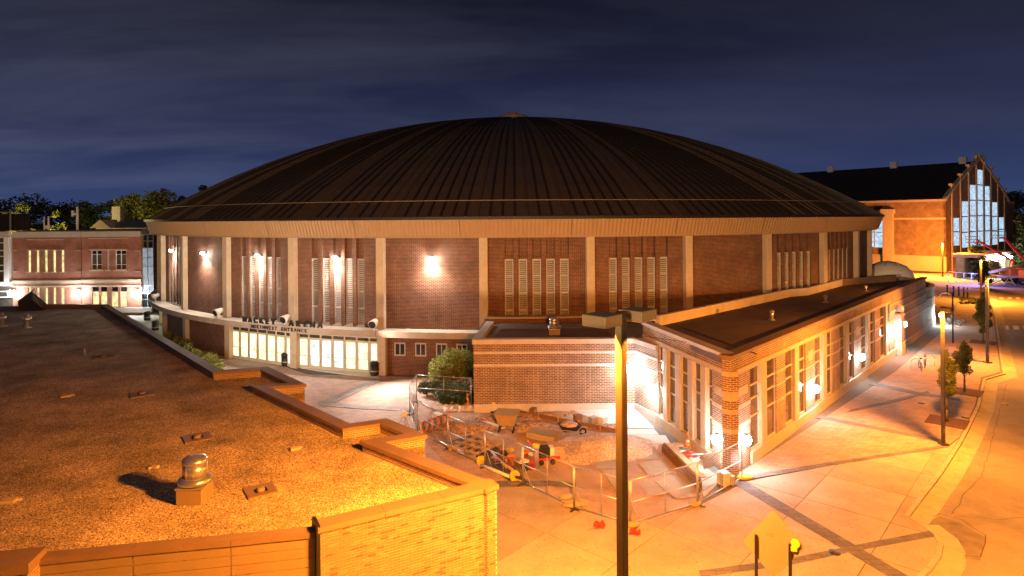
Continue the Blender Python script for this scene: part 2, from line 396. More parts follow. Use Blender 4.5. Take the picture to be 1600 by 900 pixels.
# ------------------------------------------------------------------ mesh helpers
class Frame:
    """a wall's own axes: s along it, d out from it, z up"""
    def __init__(f, org, u):
        f.o = Vector((org[0], org[1], 0)); f.u = Vector((u[0], u[1], 0)).normalized(); f.n = Vector((f.u.y, -f.u.x, 0))
    def __call__(f, s, d, z):
        return f.o + f.u * s + f.n * d + Vector((0, 0, z))
IDF = None
class MB:
    def __init__(m): m.v = []; m.f = []; m.s = []
    def quadbox(m, pts):
        b = len(m.v); m.v += [tuple(p) for p in pts]
        for q in ((0, 3, 2, 1), (4, 5, 6, 7), (0, 1, 5, 4), (1, 2, 6, 5), (2, 3, 7, 6), (3, 0, 4, 7)):
            m.f.append(tuple(b + i for i in q)); m.s.append(False)
        return m
    def box(m, x0, x1, y0, y1, z0, z1, fr=None):
        c = [(x0, y0, z0), (x1, y0, z0), (x1, y1, z0), (x0, y1, z0), (x0, y0, z1), (x1, y0, z1), (x1, y1, z1), (x0, y1, z1)]
        if fr:
            c = [fr(*p) for p in c]
            c = [c[3], c[2], c[1], c[0], c[7], c[6], c[5], c[4]]
        return m.quadbox(c)
    def cbox(m, c, size, rz=0.0, tilt=0.0):
        hx, hy, hz = size[0] / 2, size[1] / 2, size[2] / 2
        mt = Matrix.Translation(Vector(c)) @ Matrix.Rotation(rz, 4, 'Z') @ Matrix.Rotation(tilt, 4, 'X')
        return m.quadbox([mt @ Vector(p) for p in ((-hx, -hy, -hz), (hx, -hy, -hz), (hx, hy, -hz), (-hx, hy, -hz), (-hx, -hy, hz), (hx, -hy, hz), (hx, hy, hz), (-hx, hy, hz))])
    def prism(m, poly, z0, z1):
        a = sum(poly[i][0] * poly[(i + 1) % len(poly)][1] - poly[(i + 1) % len(poly)][0] * poly[i][1] for i in range(len(poly)))
        if a < 0: poly = poly[::-1]
        n = len(poly); b = len(m.v)
        m.v += [(p[0], p[1], z0) for p in poly] + [(p[0], p[1], z1) for p in poly]
        m.f.append(tuple(b + n - 1 - i for i in range(n))); m.f.append(tuple(b + n + i for i in range(n)))
        for i in range(n):
            j = (i + 1) % n; m.f.append((b + i, b + j, b + n + j, b + n + i))
        m.s += [False] * (n + 2)
        return m
    def poly(m, pts):
        b = len(m.v); m.v += [tuple(p) for p in pts]; m.f.append(tuple(range(b, b + len(pts)))); m.s.append(False); return m
    def tube(m, p0, p1, r0, r1=None, n=8, cap=True):
        r1 = r0 if r1 is None else r1
        p0, p1 = Vector(p0), Vector(p1)
        d = (p1 - p0)
        if d.length < 1e-6: return m
        q = d.normalized().to_track_quat('Z', 'Y').to_matrix()
        b = len(m.v)
        for p, r in ((p0, r0), (p1, r1)):
            for i in range(n):
                a = 2 * PI * i / n
                m.v.append(tuple(p + q @ Vector((r * math.cos(a), r * math.sin(a), 0))))
        for i in range(n):
            j = (i + 1) % n; m.f.append((b + i, b + j, b + n + j, b + n + i)); m.s.append(n > 5)
        if cap:
            m.f.append(tuple(b + n - 1 - i for i in range(n))); m.f.append(tuple(b + n + i for i in range(n))); m.s += [False, False]
        return m
    def path(m, pts, r, n=6):
        for a, c in zip(pts[:-1], pts[1:]): m.tube(a, c, r, r, n)
        return m
    def lathe(m, prof, n=20, c=(0, 0, 0)):
        b = len(m.v); k = len(prof)
        for r, z in prof:
            for i in range(n):
                a = 2 * PI * i / n
                m.v.append((c[0] + r * math.cos(a), c[1] + r * math.sin(a), c[2] + z))
        for t in range(k - 1):
            for i in range(n):
                j = (i + 1) % n
                m.f.append((b + t * n + i, b + t * n + j, b + (t + 1) * n + j, b + (t + 1) * n + i)); m.s.append(True)
        m.f.append(tuple(b + n - 1 - i for i in range(n))); m.f.append(tuple(b + (k - 1) * n + i for i in range(n))); m.s += [False, False]
        return m
    def torus(m, c, axis, R, r, n=18, k=6):
        q = Vector(axis).normalized().to_track_quat('Z', 'Y').to_matrix(); b = len(m.v)
        for i in range(n):
            a = 2 * PI * i / n
            for j in range(k):
                e = 2 * PI * j / k
                m.v.append(tuple(Vector(c) + q @ Vector(((R + r * math.cos(e)) * math.cos(a), (R + r * math.cos(e)) * math.sin(a), r * math.sin(e)))))
        for i in range(n):
            for j in range(k):
                m.f.append((b + i * k + j, b + ((i + 1) % n) * k + j, b + ((i + 1) % n) * k + (j + 1) % k, b + i * k + (j + 1) % k)); m.s.append(True)
        return m
    def mesh(m, name, off=(0, 0, 0), bevel=0.0):
        me = bpy.data.meshes.new(name)
        ox, oy, oz = off
        me.from_pydata([(x - ox, y - oy, z - oz) for x, y, z in m.v], [], m.f)
        if any(m.s): me.polygons.foreach_set('use_smooth', m.s)
        if bevel:
            bm = bmesh.new(); bm.from_mesh(me)
            bmesh.ops.bevel(bm, geom=[e for e in bm.edges if e.calc_face_angle(0) > 0.6], offset=bevel, segments=1, affect='EDGES', profile=0.5)
            bm.to_mesh(me); bm.free()
        me.update()
        return me

def put(name, me, m, parent=None, loc=None, rz=0.0, kind=None, label=None):
    if m is not None and not me.materials: me.materials.append(m)
    o = bpy.data.objects.new(name, me)
    COL.objects.link(o)
    if parent is not None: o.parent = parent
    if loc is not None: o.location = loc
    if rz: o.rotation_euler = (0, 0, rz)
    if kind: o['kind'] = kind
    if label: o['label'] = label
    return o
def build(name, mb, m, parent=None, kind=None, label=None, world=False, bevel=0.0):
    """link a shape; world=True means its numbers are place coordinates, not the parent's own"""
    off = (0, 0, 0)
    if world and parent is not None:
        p = parent
        while p is not None:
            off = (off[0] + p.location[0], off[1] + p.location[1], off[2] + p.location[2]); p = p.parent
    return put(name, mb.mesh(name, off, bevel), M[m] if isinstance(m, str) else m, parent, kind=kind, label=label)
def thing(name, label, cat, loc=(0, 0, 0), rz=0.0, group=None):
    o = bpy.data.objects.new(name, None)
    COL.objects.link(o)
    o.empty_display_size = 0.3
    o.location = loc; o.rotation_euler = (0, 0, rz)
    o['label'] = label; o['category'] = cat
    if group: o['group'] = group
    return o
def tag(o, label, cat, group=None):
    o['label'] = label; o['category'] = cat
    if group: o['group'] = group
    return o
def copy_tree(o, parent=None):
    c = o.copy(); COL.objects.link(c)
    if parent is not None: c.parent = parent
    for ch in list(o.children): copy_tree(ch, c)
    return c
def text_mesh(txt, size, depth, bold=0.0):
    cu = bpy.data.curves.new('letters', 'FONT')
    cu.body = txt; cu.size = size; cu.extrude = depth; cu.offset = bold; cu.align_x = 'CENTER'; cu.resolution_u = 3
    o = bpy.data.objects.new('letters', cu); COL.objects.link(o)
    bpy.context.view_layer.update()
    me = bpy.data.meshes.new_from_object(o.evaluated_get(bpy.context.evaluated_depsgraph_get()))
    bpy.data.objects.remove(o); bpy.data.curves.remove(cu)
    return me

# ================================================================== GROUND, ROAD, PAVEMENTS
def sheet(name, pts, z, m, kind='structure', parent=None):
    mb = MB(); mb.poly([(p[0], p[1], z) for p in pts])
    return build(name, mb, m, parent, kind=kind)
gmb = MB(); gmb.poly([(-2500, -300, -0.20), (2500, -300, -0.20), (2500, 4000, -0.20), (-2500, 4000, -0.20)])
build('ground', gmb, 'ground', kind='structure')

kerb_px = [(1548, 470), (1554, 494), (1561, 550), (1567, 583), (1536, 592), (1526, 634), (1500, 685), (1467, 736), (1412, 806),
           (1437, 818), (1458, 834), (1465, 848), (1461, 867), (1447, 886), (1430, 902)]
K = [gp(*p) for p in kerb_px]
K = [gp(1543, 455)] + K
last = K[-1]
K += [Vector((last.x - 1.2, last.y - 1.0, 0)), Vector((last.x - 6, last.y - 2.5, 0)), Vector((-30, last.y - 7, 0))]
# road: one sheet, lower than the pavement by the kerb
road = sheet('road', [(-40, 4), (140, 4), (140, 190), (62, 190), (48, 120), (-40, 40)], -0.13, 'asphalt')
pave_poly = [(p.x, p.y) for p in K] + [(-90, 8), (-90, 150), (55, 150)]
pv = MB(); pv.prism(pave_poly, -0.19, -0.035)
pavement = build('pavement', pv, 'joint', kind='structure')

def offset_path(P, d):
    out = []
    for i, p in enumerate(P):
        a = P[max(i - 1, 0)]; b = P[min(i + 1, len(P) - 1)]
        t = (b - a); t.z = 0; t.normalize()
        out.append(Vector((p.x + t.y * d, p.y - t.x * d, 0)))
    return out
# kerb stones and the concrete gutter strip in front of them
Kr = K[:-2]
dense = []
for a, b in zip(Kr[:-1], Kr[1:]):
    n = max(1, int((b - a).length / 2.6))
    dense += [a.lerp(b, i / n) for i in range(n)]
dense.append(Kr[-1])
ko = offset_path(dense, -0.17); gi = offset_path(dense, -0.18); go = offset_path(dense, -0.85)
kerb = thing('kerb', 'pale concrete kerb and gutter curving beside the road', 'kerb'); kerb['kind'] = 'structure'; del kerb['category']
for i in range(len(dense) - 1):
    g = 0.008
    a, b, c, d = dense[i], dense[i + 1], ko[i + 1], ko[i]
    if (b - a).length < 0.05: continue
    t = (b - a).normalized() * g
    mb = MB(); mb.prism([(a + t).to_tuple()[:2], (b - t).to_tuple()[:2], (c - t).to_tuple()[:2], (d + t).to_tuple()[:2]], -0.19, 0.012 + 0.003 * (i % 2))
    build('kerb_stone', mb, 'kerb', kerb)
    a, b, c, d = gi[i], gi[i + 1], go[i + 1], go[i]
    mb = MB(); mb.poly([(p.x, p.y, z) for p, z in (((a + t), -0.06), ((b - t), -0.06), ((c - t), -0.121), ((d + t), -0.121))])
    build('gutter_slab', mb, 'kerb', kerb)

# ---- paving laid out in bands that follow the ticket building
C0 = gp(1141, 556, 5.45); C0.z = 0                       # foot of the ticket building's corner
FU = Vector((0.676, 0.737, 0)).normalized()              # along its long front
FN = Vector((FU.y, -FU.x, 0))
def clip_cells(poly, du, su, sv, origin):
    """cut a paved area into slabs: a list of polygons"""
    bm = bmesh.new()
    vs = [bm.verts.new((p[0], p[1], 0)) for p in poly]
    bm.faces.new(vs)
    dv_ = Vector((-du.y, du.x, 0))
    rel = [Vector((p[0], p[1], 0)) - origin for p in poly]
    for ax, st in ((du, su), (dv_, sv)):
        lo = min(r.dot(ax) for r in rel); hi = max(r.dot(ax) for r in rel)
        k = math.ceil(lo / st)
        while k * st < hi:
            co = origin + ax * (k * st)
            bmesh.ops.bisect_plane(bm, geom=bm.verts[:] + bm.edges[:] + bm.faces[:], plane_co=co, plane_no=ax)
            k += 1
    out_ = [[(v.co.x, v.co.y) for v in f.verts] for f in bm.faces if f.calc_area() > 0.02]
    bm.free()
    return out_
def shrink(poly, g):
    cx = sum(p[0] for p in poly) / len(poly); cy = sum(p[1] for p in poly) / len(poly)
    r = max(0.2, max(math.hypot(p[0] - cx, p[1] - cy) for p in poly))
    k = 1 - g / r
    return [(cx + (p[0] - cx) * k, cy + (p[1] - cy) * k) for p in poly]
def G2(*pp): return [gp(*p).to_tuple()[:2] for p in pp]

bandA = G2((1139, 752), (1166, 752), (1424, 903), (1392, 903))                       # dark band off the corner
bandB_top = [(1092, 892), (1238, 872), (1330, 853), (1456, 829)]
bandB_bot = [(1460, 838), (1330, 862), (1238, 882), (1095, 902)]
bandC_top = [(1160, 744), (1300, 722), (1400, 707), (1482, 695)]
bandC_bot = [(1482, 699), (1400, 711.5), (1300, 727), (1166, 750)]
bandD_top = [(1283, 650), (1375, 668), (1478, 688)]
bandD_bot = [(1478, 693), (1372, 672), (1274, 653)]
bandE_top = [(1366, 598), (1430, 612), (1500, 622)]
bandE_bot = [(1500, 626), (1428, 616), (1358, 601)]
bandF_top = [(1330, 640), (1400, 624), (1450, 611)]
bandF_bot = [(1452, 614), (1402, 628), (1322, 645)]
bandG_top = [(585, 592), (540, 612), (497, 630)]
bandG_bot = [(505, 637), (550, 617), (600, 593)]
bandH_top = [(500, 628), (560, 634), (640, 638)]
bandH_bot = [(640, 643), (560, 639), (498, 634)]
bandI_top = [(700, 764), (780, 752), (860, 752), (900, 756)]
bandI_bot = [(900, 763), (860, 760), (780, 761), (700, 775)]

# concrete slab field (foreground right, and the strip by the kerb)
slab_mats = [M['slab_a'], M['slab_b'], M['slab_c'], M['slab_a']]
rnd = random.Random(3)
field1 = G2((1166, 752), (1300, 727), (1400, 711.5), (1482, 699), (1499, 684)) + [(K[i].x, K[i].y) for i in range(8, 17)]
field1 = field1 + [(K[16].x - 1.5, K[16].y - 1.5)] + [(6.5, 14.0), (-6, 14.0)] + G2((640, 790), (780, 761), (860, 760), (905, 764), (985, 824), (1088, 792))
pieces = clip_cells(field1, FU, 3.1, 3.1, C0)
for q in pieces:
    mb = MB(); mb.prism(shrink(q, 0.02), -0.03, 0.0)
    put('slab', mb.mesh('slab'), rnd.choice(slab_mats), pavement)
# other paved areas: sheets over the base
def pav(name, pts, m, z):
    s_ = MB(); s_.prism(pts, -0.034, z); build(name, s_, m, pavement)
pav('brick_paving', G2((1143, 747), (1400, 580), (1470, 520), (1500, 470), (1535, 470), (1552, 494), (1559, 550), (1563, 581), (1533, 590), (1523, 634), (1499, 683), (1482, 696), (1300, 724), (1160, 745)), 'pavers', 0.001)
pav('plaza_paving', G2((985, 824), (905, 764), (700, 770), (640, 790), (470, 700), (150, 480), (235, 480), (300, 520), (480, 585), (700, 590), (720, 640), (990, 640), (1040, 690), (1088, 790)), 'pavers_pink', -0.004)
pav('distant_plaza', [(-88, 60), (-34, 60), (-40, 75), (-40, 90), (-45, 148), (-88, 148)], 'slab_b', -0.002)
def band(top, bot, z, m='band'):
    P = G2(*top) + G2(*bot)
    s_ = MB(); s_.prism(P, -0.02, z); build('stone_band', s_, m, pavement)
band([(1139, 752), (1166, 752)], [(1424, 903), (1392, 903)], 0.006)
for i, (a, b) in enumerate(((bandB_top, bandB_bot), (bandC_top, bandC_bot), (bandD_top, bandD_bot), (bandE_top, bandE_bot), (bandF_top, bandF_bot), (bandG_top, bandG_bot), (bandH_top, bandH_bot), (bandI_top, bandI_bot))):
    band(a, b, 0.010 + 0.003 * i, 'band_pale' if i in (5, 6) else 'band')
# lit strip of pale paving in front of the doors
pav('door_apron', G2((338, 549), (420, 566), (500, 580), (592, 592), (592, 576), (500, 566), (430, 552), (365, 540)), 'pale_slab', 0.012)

# cracks and the sunken asphalt patch
patch = sheet('asphalt_patch', G2((1438, 813), (1470, 802), (1500, 812), (1541, 835), (1532, 870), (1490, 866), (1486, 850), (1470, 828)), -0.117, 'patch')
def crack(pts, w):
    P = [gp(x, y, -0.11) for x, y in pts]
    fine = []
    for a, b in zip(P[:-1], P[1:]):
        n = max(2, int((b - a).length / 0.5))
        for i in range(n):
            q = a.lerp(b, i / n); fine.append(Vector((q.x + rnd.uniform(-.05, .05), q.y + rnd.uniform(-.05, .05), 0)))
    fine.append(P[-1])
    A = offset_path(fine, w / 2); B_ = offset_path(fine, -w / 2)
    mb = MB()
    for i in range(len(fine) - 1):
        mb.poly([(A[i].x, A[i].y, -0.113), (A[i + 1].x, A[i + 1].y, -0.113), (B_[i + 1].x, B_[i + 1].y, -0.113), (B_[i].x, B_[i].y, -0.113)])
    build('road_crack', mb, 'crack', kind='structure')
crack([(1545, 610), (1530, 652), (1502, 718), (1470, 770), (1438, 812)], 0.03)
crack([(1572, 600), (1555, 668), (1534, 745), (1510, 768), (1487, 803)], 0.022)
crack([(1490, 806), (1560, 811), (1600, 807), (1680, 800)], 0.02)
crack([(1440, 813), (1470, 802), (1502, 812), (1541, 836), (1532, 870), (1490, 867)], 0.028)
crack([(1490, 867), (1479, 893), (1470, 915)], 0.022)
# crossing stripes
xr = thing('crossing_marking', '', ''); xr['kind'] = 'structure'; del xr['category']; del xr['label']
for px in (1550, 1566, 1582, 1598, 1614): 
    q = G2((px, 507), (px + 9, 507), (px + 11, 513), (px + 2, 513)); mb = MB(); mb.poly([(x, y, -0.122) for x, y in q]); build('stripe', mb, 'road_paint', xr)
for px in (1548, 1561, 1574, 1587):
    q = G2((px, 463), (px + 6, 463), (px + 7, 466), (px + 1, 466)); mb = MB(); mb.poly([(x, y, -0.122) for x, y in q]); build('stripe', mb, 'road_paint', xr)
sheet('grass_verge', G2((1497, 468), (1535, 474), (1548, 480), (1548, 473), (1530, 467), (1505, 464)), 0.02, 'grass', kind='structure')
sheet('far_lawn', [(60, 128), (140, 128), (150, 176), (76, 170)], 0.03, 'grass', kind='structure')
gr_ = MB()
for i in range(900):
    p = gp(rnd.uniform(1499, 1546), rnd.uniform(466, 476)); h = rnd.uniform(.1, .3); a = rnd.uniform(0, PI)
    gr_.poly([(p.x - .06 * math.cos(a), p.y - .06 * math.sin(a), 0.02), (p.x + .06 * math.cos(a), p.y + .06 * math.sin(a), 0.02), (p.x + rnd.uniform(-.1, .1), p.y, h)])
build('grass', gr_, 'grass', kind='stuff')

# ================================================================== THE ARENA
AC = Vector((0.25, 90.0, 0))
RW = 44.95
arena = thing('arena', 'huge round brick arena under a dark domed standing-seam roof', 'arena', AC)
def pol(r, deg, z):
    a = R_(deg); return (r * math.sin(a), -r * math.cos(a), z)
def arc_block(r0, r1, a0, a1, z0, z1, n, mb=None):
    mb = mb or MB()
    for i in range(n):
        p, q = a0 + (a1 - a0) * i / n, a0 + (a1 - a0) * (i + 1) / n
        mb.quadbox([pol(r1, p, z0), pol(r1, q, z0), pol(r0, q, z0), pol(r0, p, z0), pol(r1, p, z1), pol(r1, q, z1), pol(r0, q, z1), pol(r0, p, z1)])
    return mb
PIL = [-73.0 + 10 * i for i in range(14)]     # pilaster bearings
YW = -(RW - 0.45)                                          # face of the flat brick bays
# roof: 324 standing-seam strips, each one sheet with its rib
SPH_H, R_E = 13.5, 46.1
SPH_R = (R_E ** 2 + SPH_H ** 2) / (2 * SPH_H)
def dome_z(r): return 11.72 + math.sqrt(SPH_R ** 2 - r * r) - (SPH_R - SPH_H)
DA = 360.0 / 324
def strip_mesh():
    mb = MB(); rs = [R_E, 44.4, 42, 38, 34, 30, 26, 22, 18, 14, 10, 7, 4.2, 2.0]
    b = 0
    for r in rs:
        z = dome_z(r); w = min(0.05, r * R_(DA) * 0.2); h = 0.14
        a = R_(DA)
        x1, y1 = r * math.sin(a / 2), -r * math.cos(a / 2)
        x0, y0 = -x1, y1
        mb.v += [(x0, y0, z), (x1 - 2 * w, y1, z), (x1 - 2 * w, y1, z + h), (x1, y1, z + h), (x1, y1, z)]
    for t in range(len(rs) - 1):
        for i in range(4):
            mb.f.append((t * 5 + i, t * 5 + i + 1, (t + 1) * 5 + i + 1, (t + 1) * 5 + i)); mb.s.append(False)
    mb.f.append((0, 4, 3, 2, 1)); mb.s.append(False)
    me = mb.mesh('roof_strip')
    for i, p in enumerate(me.polygons): p.material_index = 1 if i < 4 * (len(rs) - 1) and i % 4 else 0
    return me
sm = strip_mesh(); sm.materials.append(M['roof']); sm.materials.append(M['roof_rib'])
sm2 = sm.copy(); sm2.materials.clear(); sm2.materials.append(M['roof_b']); sm2.materials.append(M['roof_rib'])
rest = MB()
for i in range(324):
    deg = (i + 0.5) * DA - 180
    if abs(deg) < 104:
        put('roof_panel', sm2 if rnd.random() < .3 else sm, None, arena, rz=R_(deg))
    else:
        b = len(rest.v); a = R_(deg); c, s_ = math.cos(a), math.sin(a)
        rest.v += [(v.co.x * c - v.co.y * s_, v.co.x * s_ + v.co.y * c, v.co.z) for v in sm.vertices]
        for p in sm.polygons: rest.f.append(tuple(b + k for k in p.vertices)); rest.s.append(False)
build('roof_panel', rest, 'roof', arena, kind='stuff')
mb = MB(); mb.lathe([(2.2, dome_z(2.2) - .4), (2.2, 26.45), (2.0, 26.6), (0.75, 26.62), (0.72, 27.0), (0.5, 27.15), (0.05, 27.2)], 28)
build('roof_cap', mb, 'siding', arena)
mb = MB(); pts = [pol(44.3, a, dome_z(44.3) + 0.2) for a in range(-110, 111, 2)]; mb.path(pts, 0.035, 5)
build('lightning_wire', mb, 'wire', arena)
mb = arc_block(45.9, 46.22, -110, 110, 11.62, 11.83, 110); build('gutter', mb, 'roof_rib', arena)
# fascia: ribbed metal, ten-degree lengths
def fascia_mesh():
    mb = MB(); n = 54
    for i in range(n + 1):
        a = -5 + 0.02 + (9.96) * i / n
        k = 0.0 if i % 2 else 0.05
        mb.v += [pol(45.62 + k, a, 10.40), pol(46.06 + k, a, 11.62)]
    for i in range(n):
        mb.f.append((2 * i, 2 * i + 2, 2 * i + 3, 2 * i + 1)); mb.s.append(False)
    return mb.mesh('fascia_panel')
fm = fascia_mesh(); fm.materials.append(M['fascia'])
for k in range(-11, 12):
    put('fascia_panel', fm, None, arena, rz=R_(k * 10))
mb = arc_block(43.8, 45.66, -110, 110, 10.30, 10.405, 80); build('soffit', mb, 'soffit', arena)
# inner drum behind everything (dark), and the far half of the wall
mb = MB(); mb.lathe([(43.7, 0), (43.7, 10.35)], 72); build('drum', mb, 'arena_brick', arena)

SLOT = [-2.04, -1.02, 0.0, 1.02, 2.04]; SW = 0.33
ZL0, ZL1 = 3.62, 8.68
def blank_mesh():
    return MB().box(-3.95, 3.95, YW, YW + 0.6, 3.35, 10.35).mesh('wall_panel')
def back_mesh():
    return MB().box(-3.95, 3.95, YW + 0.32, YW + 0.6, 3.35, 10.35).mesh('recess_wall')
def lower_mesh(): return MB().box(-3.95, 3.95, YW + 0.1, YW + 0.5, 0, 3.02).mesh('lower_wall')
blank, backm, lowerm = blank_mesh(), back_mesh(), lower_mesh()
xs = [-3.95] + [v for s_ in SLOT for v in (s_ - SW, s_ + SW)] + [3.95]
piers = [MB().box(xs[i], xs[i + 1], YW, YW + 0.325, 3.35, 10.35).mesh('brick_pier') for i in range(0, len(xs), 2)]
fr_ = MB(); yl = YW + 0.16
for x0, x1 in ((-SW + .015, -SW + .075), (SW - .075, SW - .015)): fr_.box(x0, x1, yl - .05, yl + .1, ZL0, ZL1)
seg = [ZL0, ZL0 + 1.27, ZL0 + 2.53, ZL0 + 3.8, ZL1]
for z in seg: fr_.box(-SW + .076, SW - .076, yl - .055, yl + .1, min(z, ZL1 - .07), min(z, ZL1 - .07) + .07)
frame_m = fr_.mesh('louvre')
sl = MB()
z = ZL0 + .1
while z < ZL1 - .05:
    sl.quadbox([(-SW + .08, yl - .04, z), (SW - .08, yl - .04, z), (SW - .08, yl + .09, z + .07), (-SW + .08, yl + .09, z + .07),
                (-SW + .08, yl - .04, z + .03), (SW - .08, yl - .04, z + .03), (SW - .08, yl + .09, z + .1), (-SW + .08, yl + .09, z + .1)]); z += .155
slat_m = sl.mesh('slat')
void_m = MB().box(-SW + .01, SW - .01, yl + .11, yl + .14, ZL0, ZL1).mesh('louvre_back')
sill_m = MB().box(-SW - .04, SW + .04, YW - .07, YW + .3, ZL0 - .12, ZL0 - .01).mesh('sill')
pil_up = MB().box(-.31, .31, -(RW + .12), -(RW - .8), 3.5, 10.4).mesh('pilaster', bevel=.02)
pil_lo = MB().box(-.34, .34, -(RW - .05), -(RW - .8), 0, 3.05).mesh('pilaster', bevel=.02)
ledge_m = arc_block(44.3, 45.85, -4.97, 4.97, 3.05, 3.5, 6).mesh('ledge_segment')
for me, m in ((blank, 'arena_brick'), (backm, 'arena_brick'), (lowerm, 'arena_brick'), (frame_m, 'louvre'), (slat_m, 'louvre'), (void_m, 'louvre_dark'), (sill_m, 'concrete_ledge'), (pil_up, 'cream'), (pil_lo, 'cream'), (ledge_m, 'concrete_ledge')):
    me.materials.append(M[m])
for p in piers: p.materials.append(M['arena_brick'])
for i, a in enumerate(PIL):
    put('pilaster', pil_up, None, arena, rz=R_(a))
    if a < 0: put('pilaster', pil_lo, None, arena, rz=R_(a))
for a in PIL[:-1]:
    c = a + 5.0                                         # bay centre
    b_ = thing('wall_bay', 'x', 'x'); del b_['label']; del b_['category']
    b_.parent = arena; b_.rotation_euler = (0, 0, R_(c)); b_.name = 'wall_bay'
    if min(abs(c - w) for w in (-48, -28, -18, 2, 12, 32, 42)) < 1.0:
        put('recess_wall', backm, None, b_)
        for p in piers: put('brick_pier', p, None, b_)
        for s_ in SLOT:
            put('louvre', frame_m, None, b_, loc=(s_, 0, 0))
            put('louvre_slat', slat_m, None, b_, loc=(s_, 0, 0), kind='stuff')
            put('louvre_back', void_m, None, b_, loc=(s_, 0, 0))
            put('sill', sill_m, None, b_, loc=(s_, 0, 0))
    else:
        put('wall_panel', blank, None, b_)
    if c < 0:
        put('ledge_segment', ledge_m, None, arena, rz=R_(c))
        doors = -33 < c < -13
        lit_side = c < -53
        if not doors and not lit_side:
            put('lower_wall', lowerm, None, b_)
        if c > -10:                                     # small ticket windows
            for k, x in enumerate((-2.55, -0.95, 0.65, 2.2)):
                yk = YW + 0.1
                mb = MB()
                for q in ((x - .42, x + .42, 2.35, 2.45), (x - .42, x + .42, 1.45, 1.55), (x - .42, x - .34, 1.551, 2.349), (x + .34, x + .42, 1.551, 2.349), (x - .03, x + .03, 1.551, 2.349)):
                    mb.box(q[0], q[1], yk - .06, yk + .05, q[2], q[3])
                w_ = build('window_frame', mb, 'louvre', b_)
                mb = MB().box(x - .34, x + .34, yk - .02, yk + .02, 1.55, 2.35); build('pane', mb, 'dark_glass', b_)
        if doors or lit_side:
            y0 = YW + 0.15
            mb = MB().box(-3.6, 3.6, y0 - .05, y0 + .12, 2.72, 3.04); build('door_header', mb, 'frame_cream', b_)
            for k in range(7):
                x = -3.24 + k * 1.08
                mb = MB()
                w = .53
                for q in ((x - w, x - w + .13, 0, 2.44), (x + w - .13, x + w, 0, 2.44), (x - w + .131, x + w - .131, 2.28, 2.439), (x - w + .131, x + w - .131, 0.0, .26), (x - w, x + w, 2.68, 2.719), (x - w, x - w + .05, 2.441, 2.679), (x + w - .05, x + w, 2.441, 2.679)):
                    mb.box(q[0], q[1], y0 - .04, y0 + .06, q[2], q[3])
                d_ = build('door', mb, 'frame_cream', b_)
                mb = MB().box(x - w + .13, x + w - .13, y0 - .005, y0 + .015, .26, 2.28)
                build('door_pane', mb, 'door_glow_cool' if (c > -20 and k in (1, 2, 3)) else 'door_glow', b_)
                mb = MB().box(x - w + .05, x + w - .05, y0 - .005, y0 + .015, 2.44, 2.68); build('transom_pane', mb, 'dark_glass', b_)
                mb = MB().tube((x - .37, y0 - .09, 1.02), (x + .37, y0 - .09, 1.02), .025, n=6); build('push_bar', mb, 'steel', b_)
# MACKEY ARENA letters stand on the ledge; NORTHWEST ENTRANCE is fixed to its face
def letters(txt, a0, a1, r, z, size, depth, m, bold):
    chars = [(i, ch) for i, ch in enumerate(txt) if ch != ' ']
    n = len(txt) - 1
    for i, ch in chars:
        deg = a0 + (a1 - a0) * i / n
        me = text_mesh(ch, size, depth, bold)
        me.transform(Matrix.Rotation(PI / 2, 4, 'X'))
        o = put('letter', me, M[m], arena, loc=pol(r, deg, z), rz=R_(deg))
letters('MACKEY ', -28.7, -23.9, 45.6, 3.5, 0.62, 0.06, 'copper_letter', 0.025)
letters('ARENA', -22.4, -19.0, 45.6, 3.5, 0.62, 0.06, 'copper_letter', 0.025)
letters('NORTHWEST ENTRANCE', -27.2, -20.4, 45.88, 3.13, 0.37, 0.02, 'copper_letter', 0.012)

# floodlight heads standing on the ledge, one at each pilaster
def floodlight(deg, label):
    t = thing('floodlight', label, 'floodlight', AC + Vector(pol(45.45, deg, 3.5)), R_(deg), 'white floodlights on the arena ledge')
    mb = MB().box(-.05, .05, -.05, .05, 0, .28); mb.box(-.18, .18, -.04, .04, .2, .26); build('bracket', mb, 'white_paint', t)
    mb = MB(); mb.tube((0, .32, .62), (0, -.28, .42), .2, .33, 12); mb.tube((0, .45, .66), (0, .32, .62), .1, .2, 12); build('housing', mb, 'white_paint', t)
    mb = MB(); mb.tube((0, -.285, .418), (0, -.3, .413), .29, .29, 12); build('lens', mb, 'dark_glass', t)
    return t
floodlight(-33.4, 'white floodlight head on the ledge left of the metal letters')
floodlight(-23.3, 'white floodlight head on the ledge between the two rows of metal letters')
floodlight(-13.4, 'white floodlight head on the ledge right of the doors')
floodlight(-54.0, 'white floodlight head on the ledge at the arena\'s far left end')

# wall lamps high on the bays
def arena_lamp(deg, label, power):
    p = AC + Vector(pol(RW - .45, deg, 8.85))
    t = thing('wall_lamp', label, 'wall lamp', p, R_(deg), 'lamps high on the arena wall')
    mb = MB().box(-.14, .14, -.06, 0, -.14, .14); mb.box(-.05, .05, -.3, -.06, -.03, .05); build('bracket', mb, 'black_metal', t)
    mb = MB(); mb.lathe([(.04, .14), (.1, .11), (.13, .06), (.12, .05)], 14, (0, -.36, 0)); build('shade', mb, 'black_metal', t)
    mb = MB(); mb.lathe([(.13, .045), (.17, -.03), (.15, -.12), (.05, -.18)], 14, (0, -.36, 0)); build('lens', mb, 'lamp_white', t)
    q = Matrix.Rotation(R_(deg), 3, 'Z') @ Vector((0, -.5, -.22))
    point_light('lamp_light', p + q, power * .16, WARMW, .1)
    q2 = Matrix.Rotation(R_(deg), 3, 'Z') @ Vector((0, -.1, -3.2))
    spot_light('lamp_light', p + q, p + q2, power, WARMW, 125, 1.0, .1)
arena_lamp(-48.0, 'small lit wall lamp on the arena\'s leftmost louvred bay', 1400)
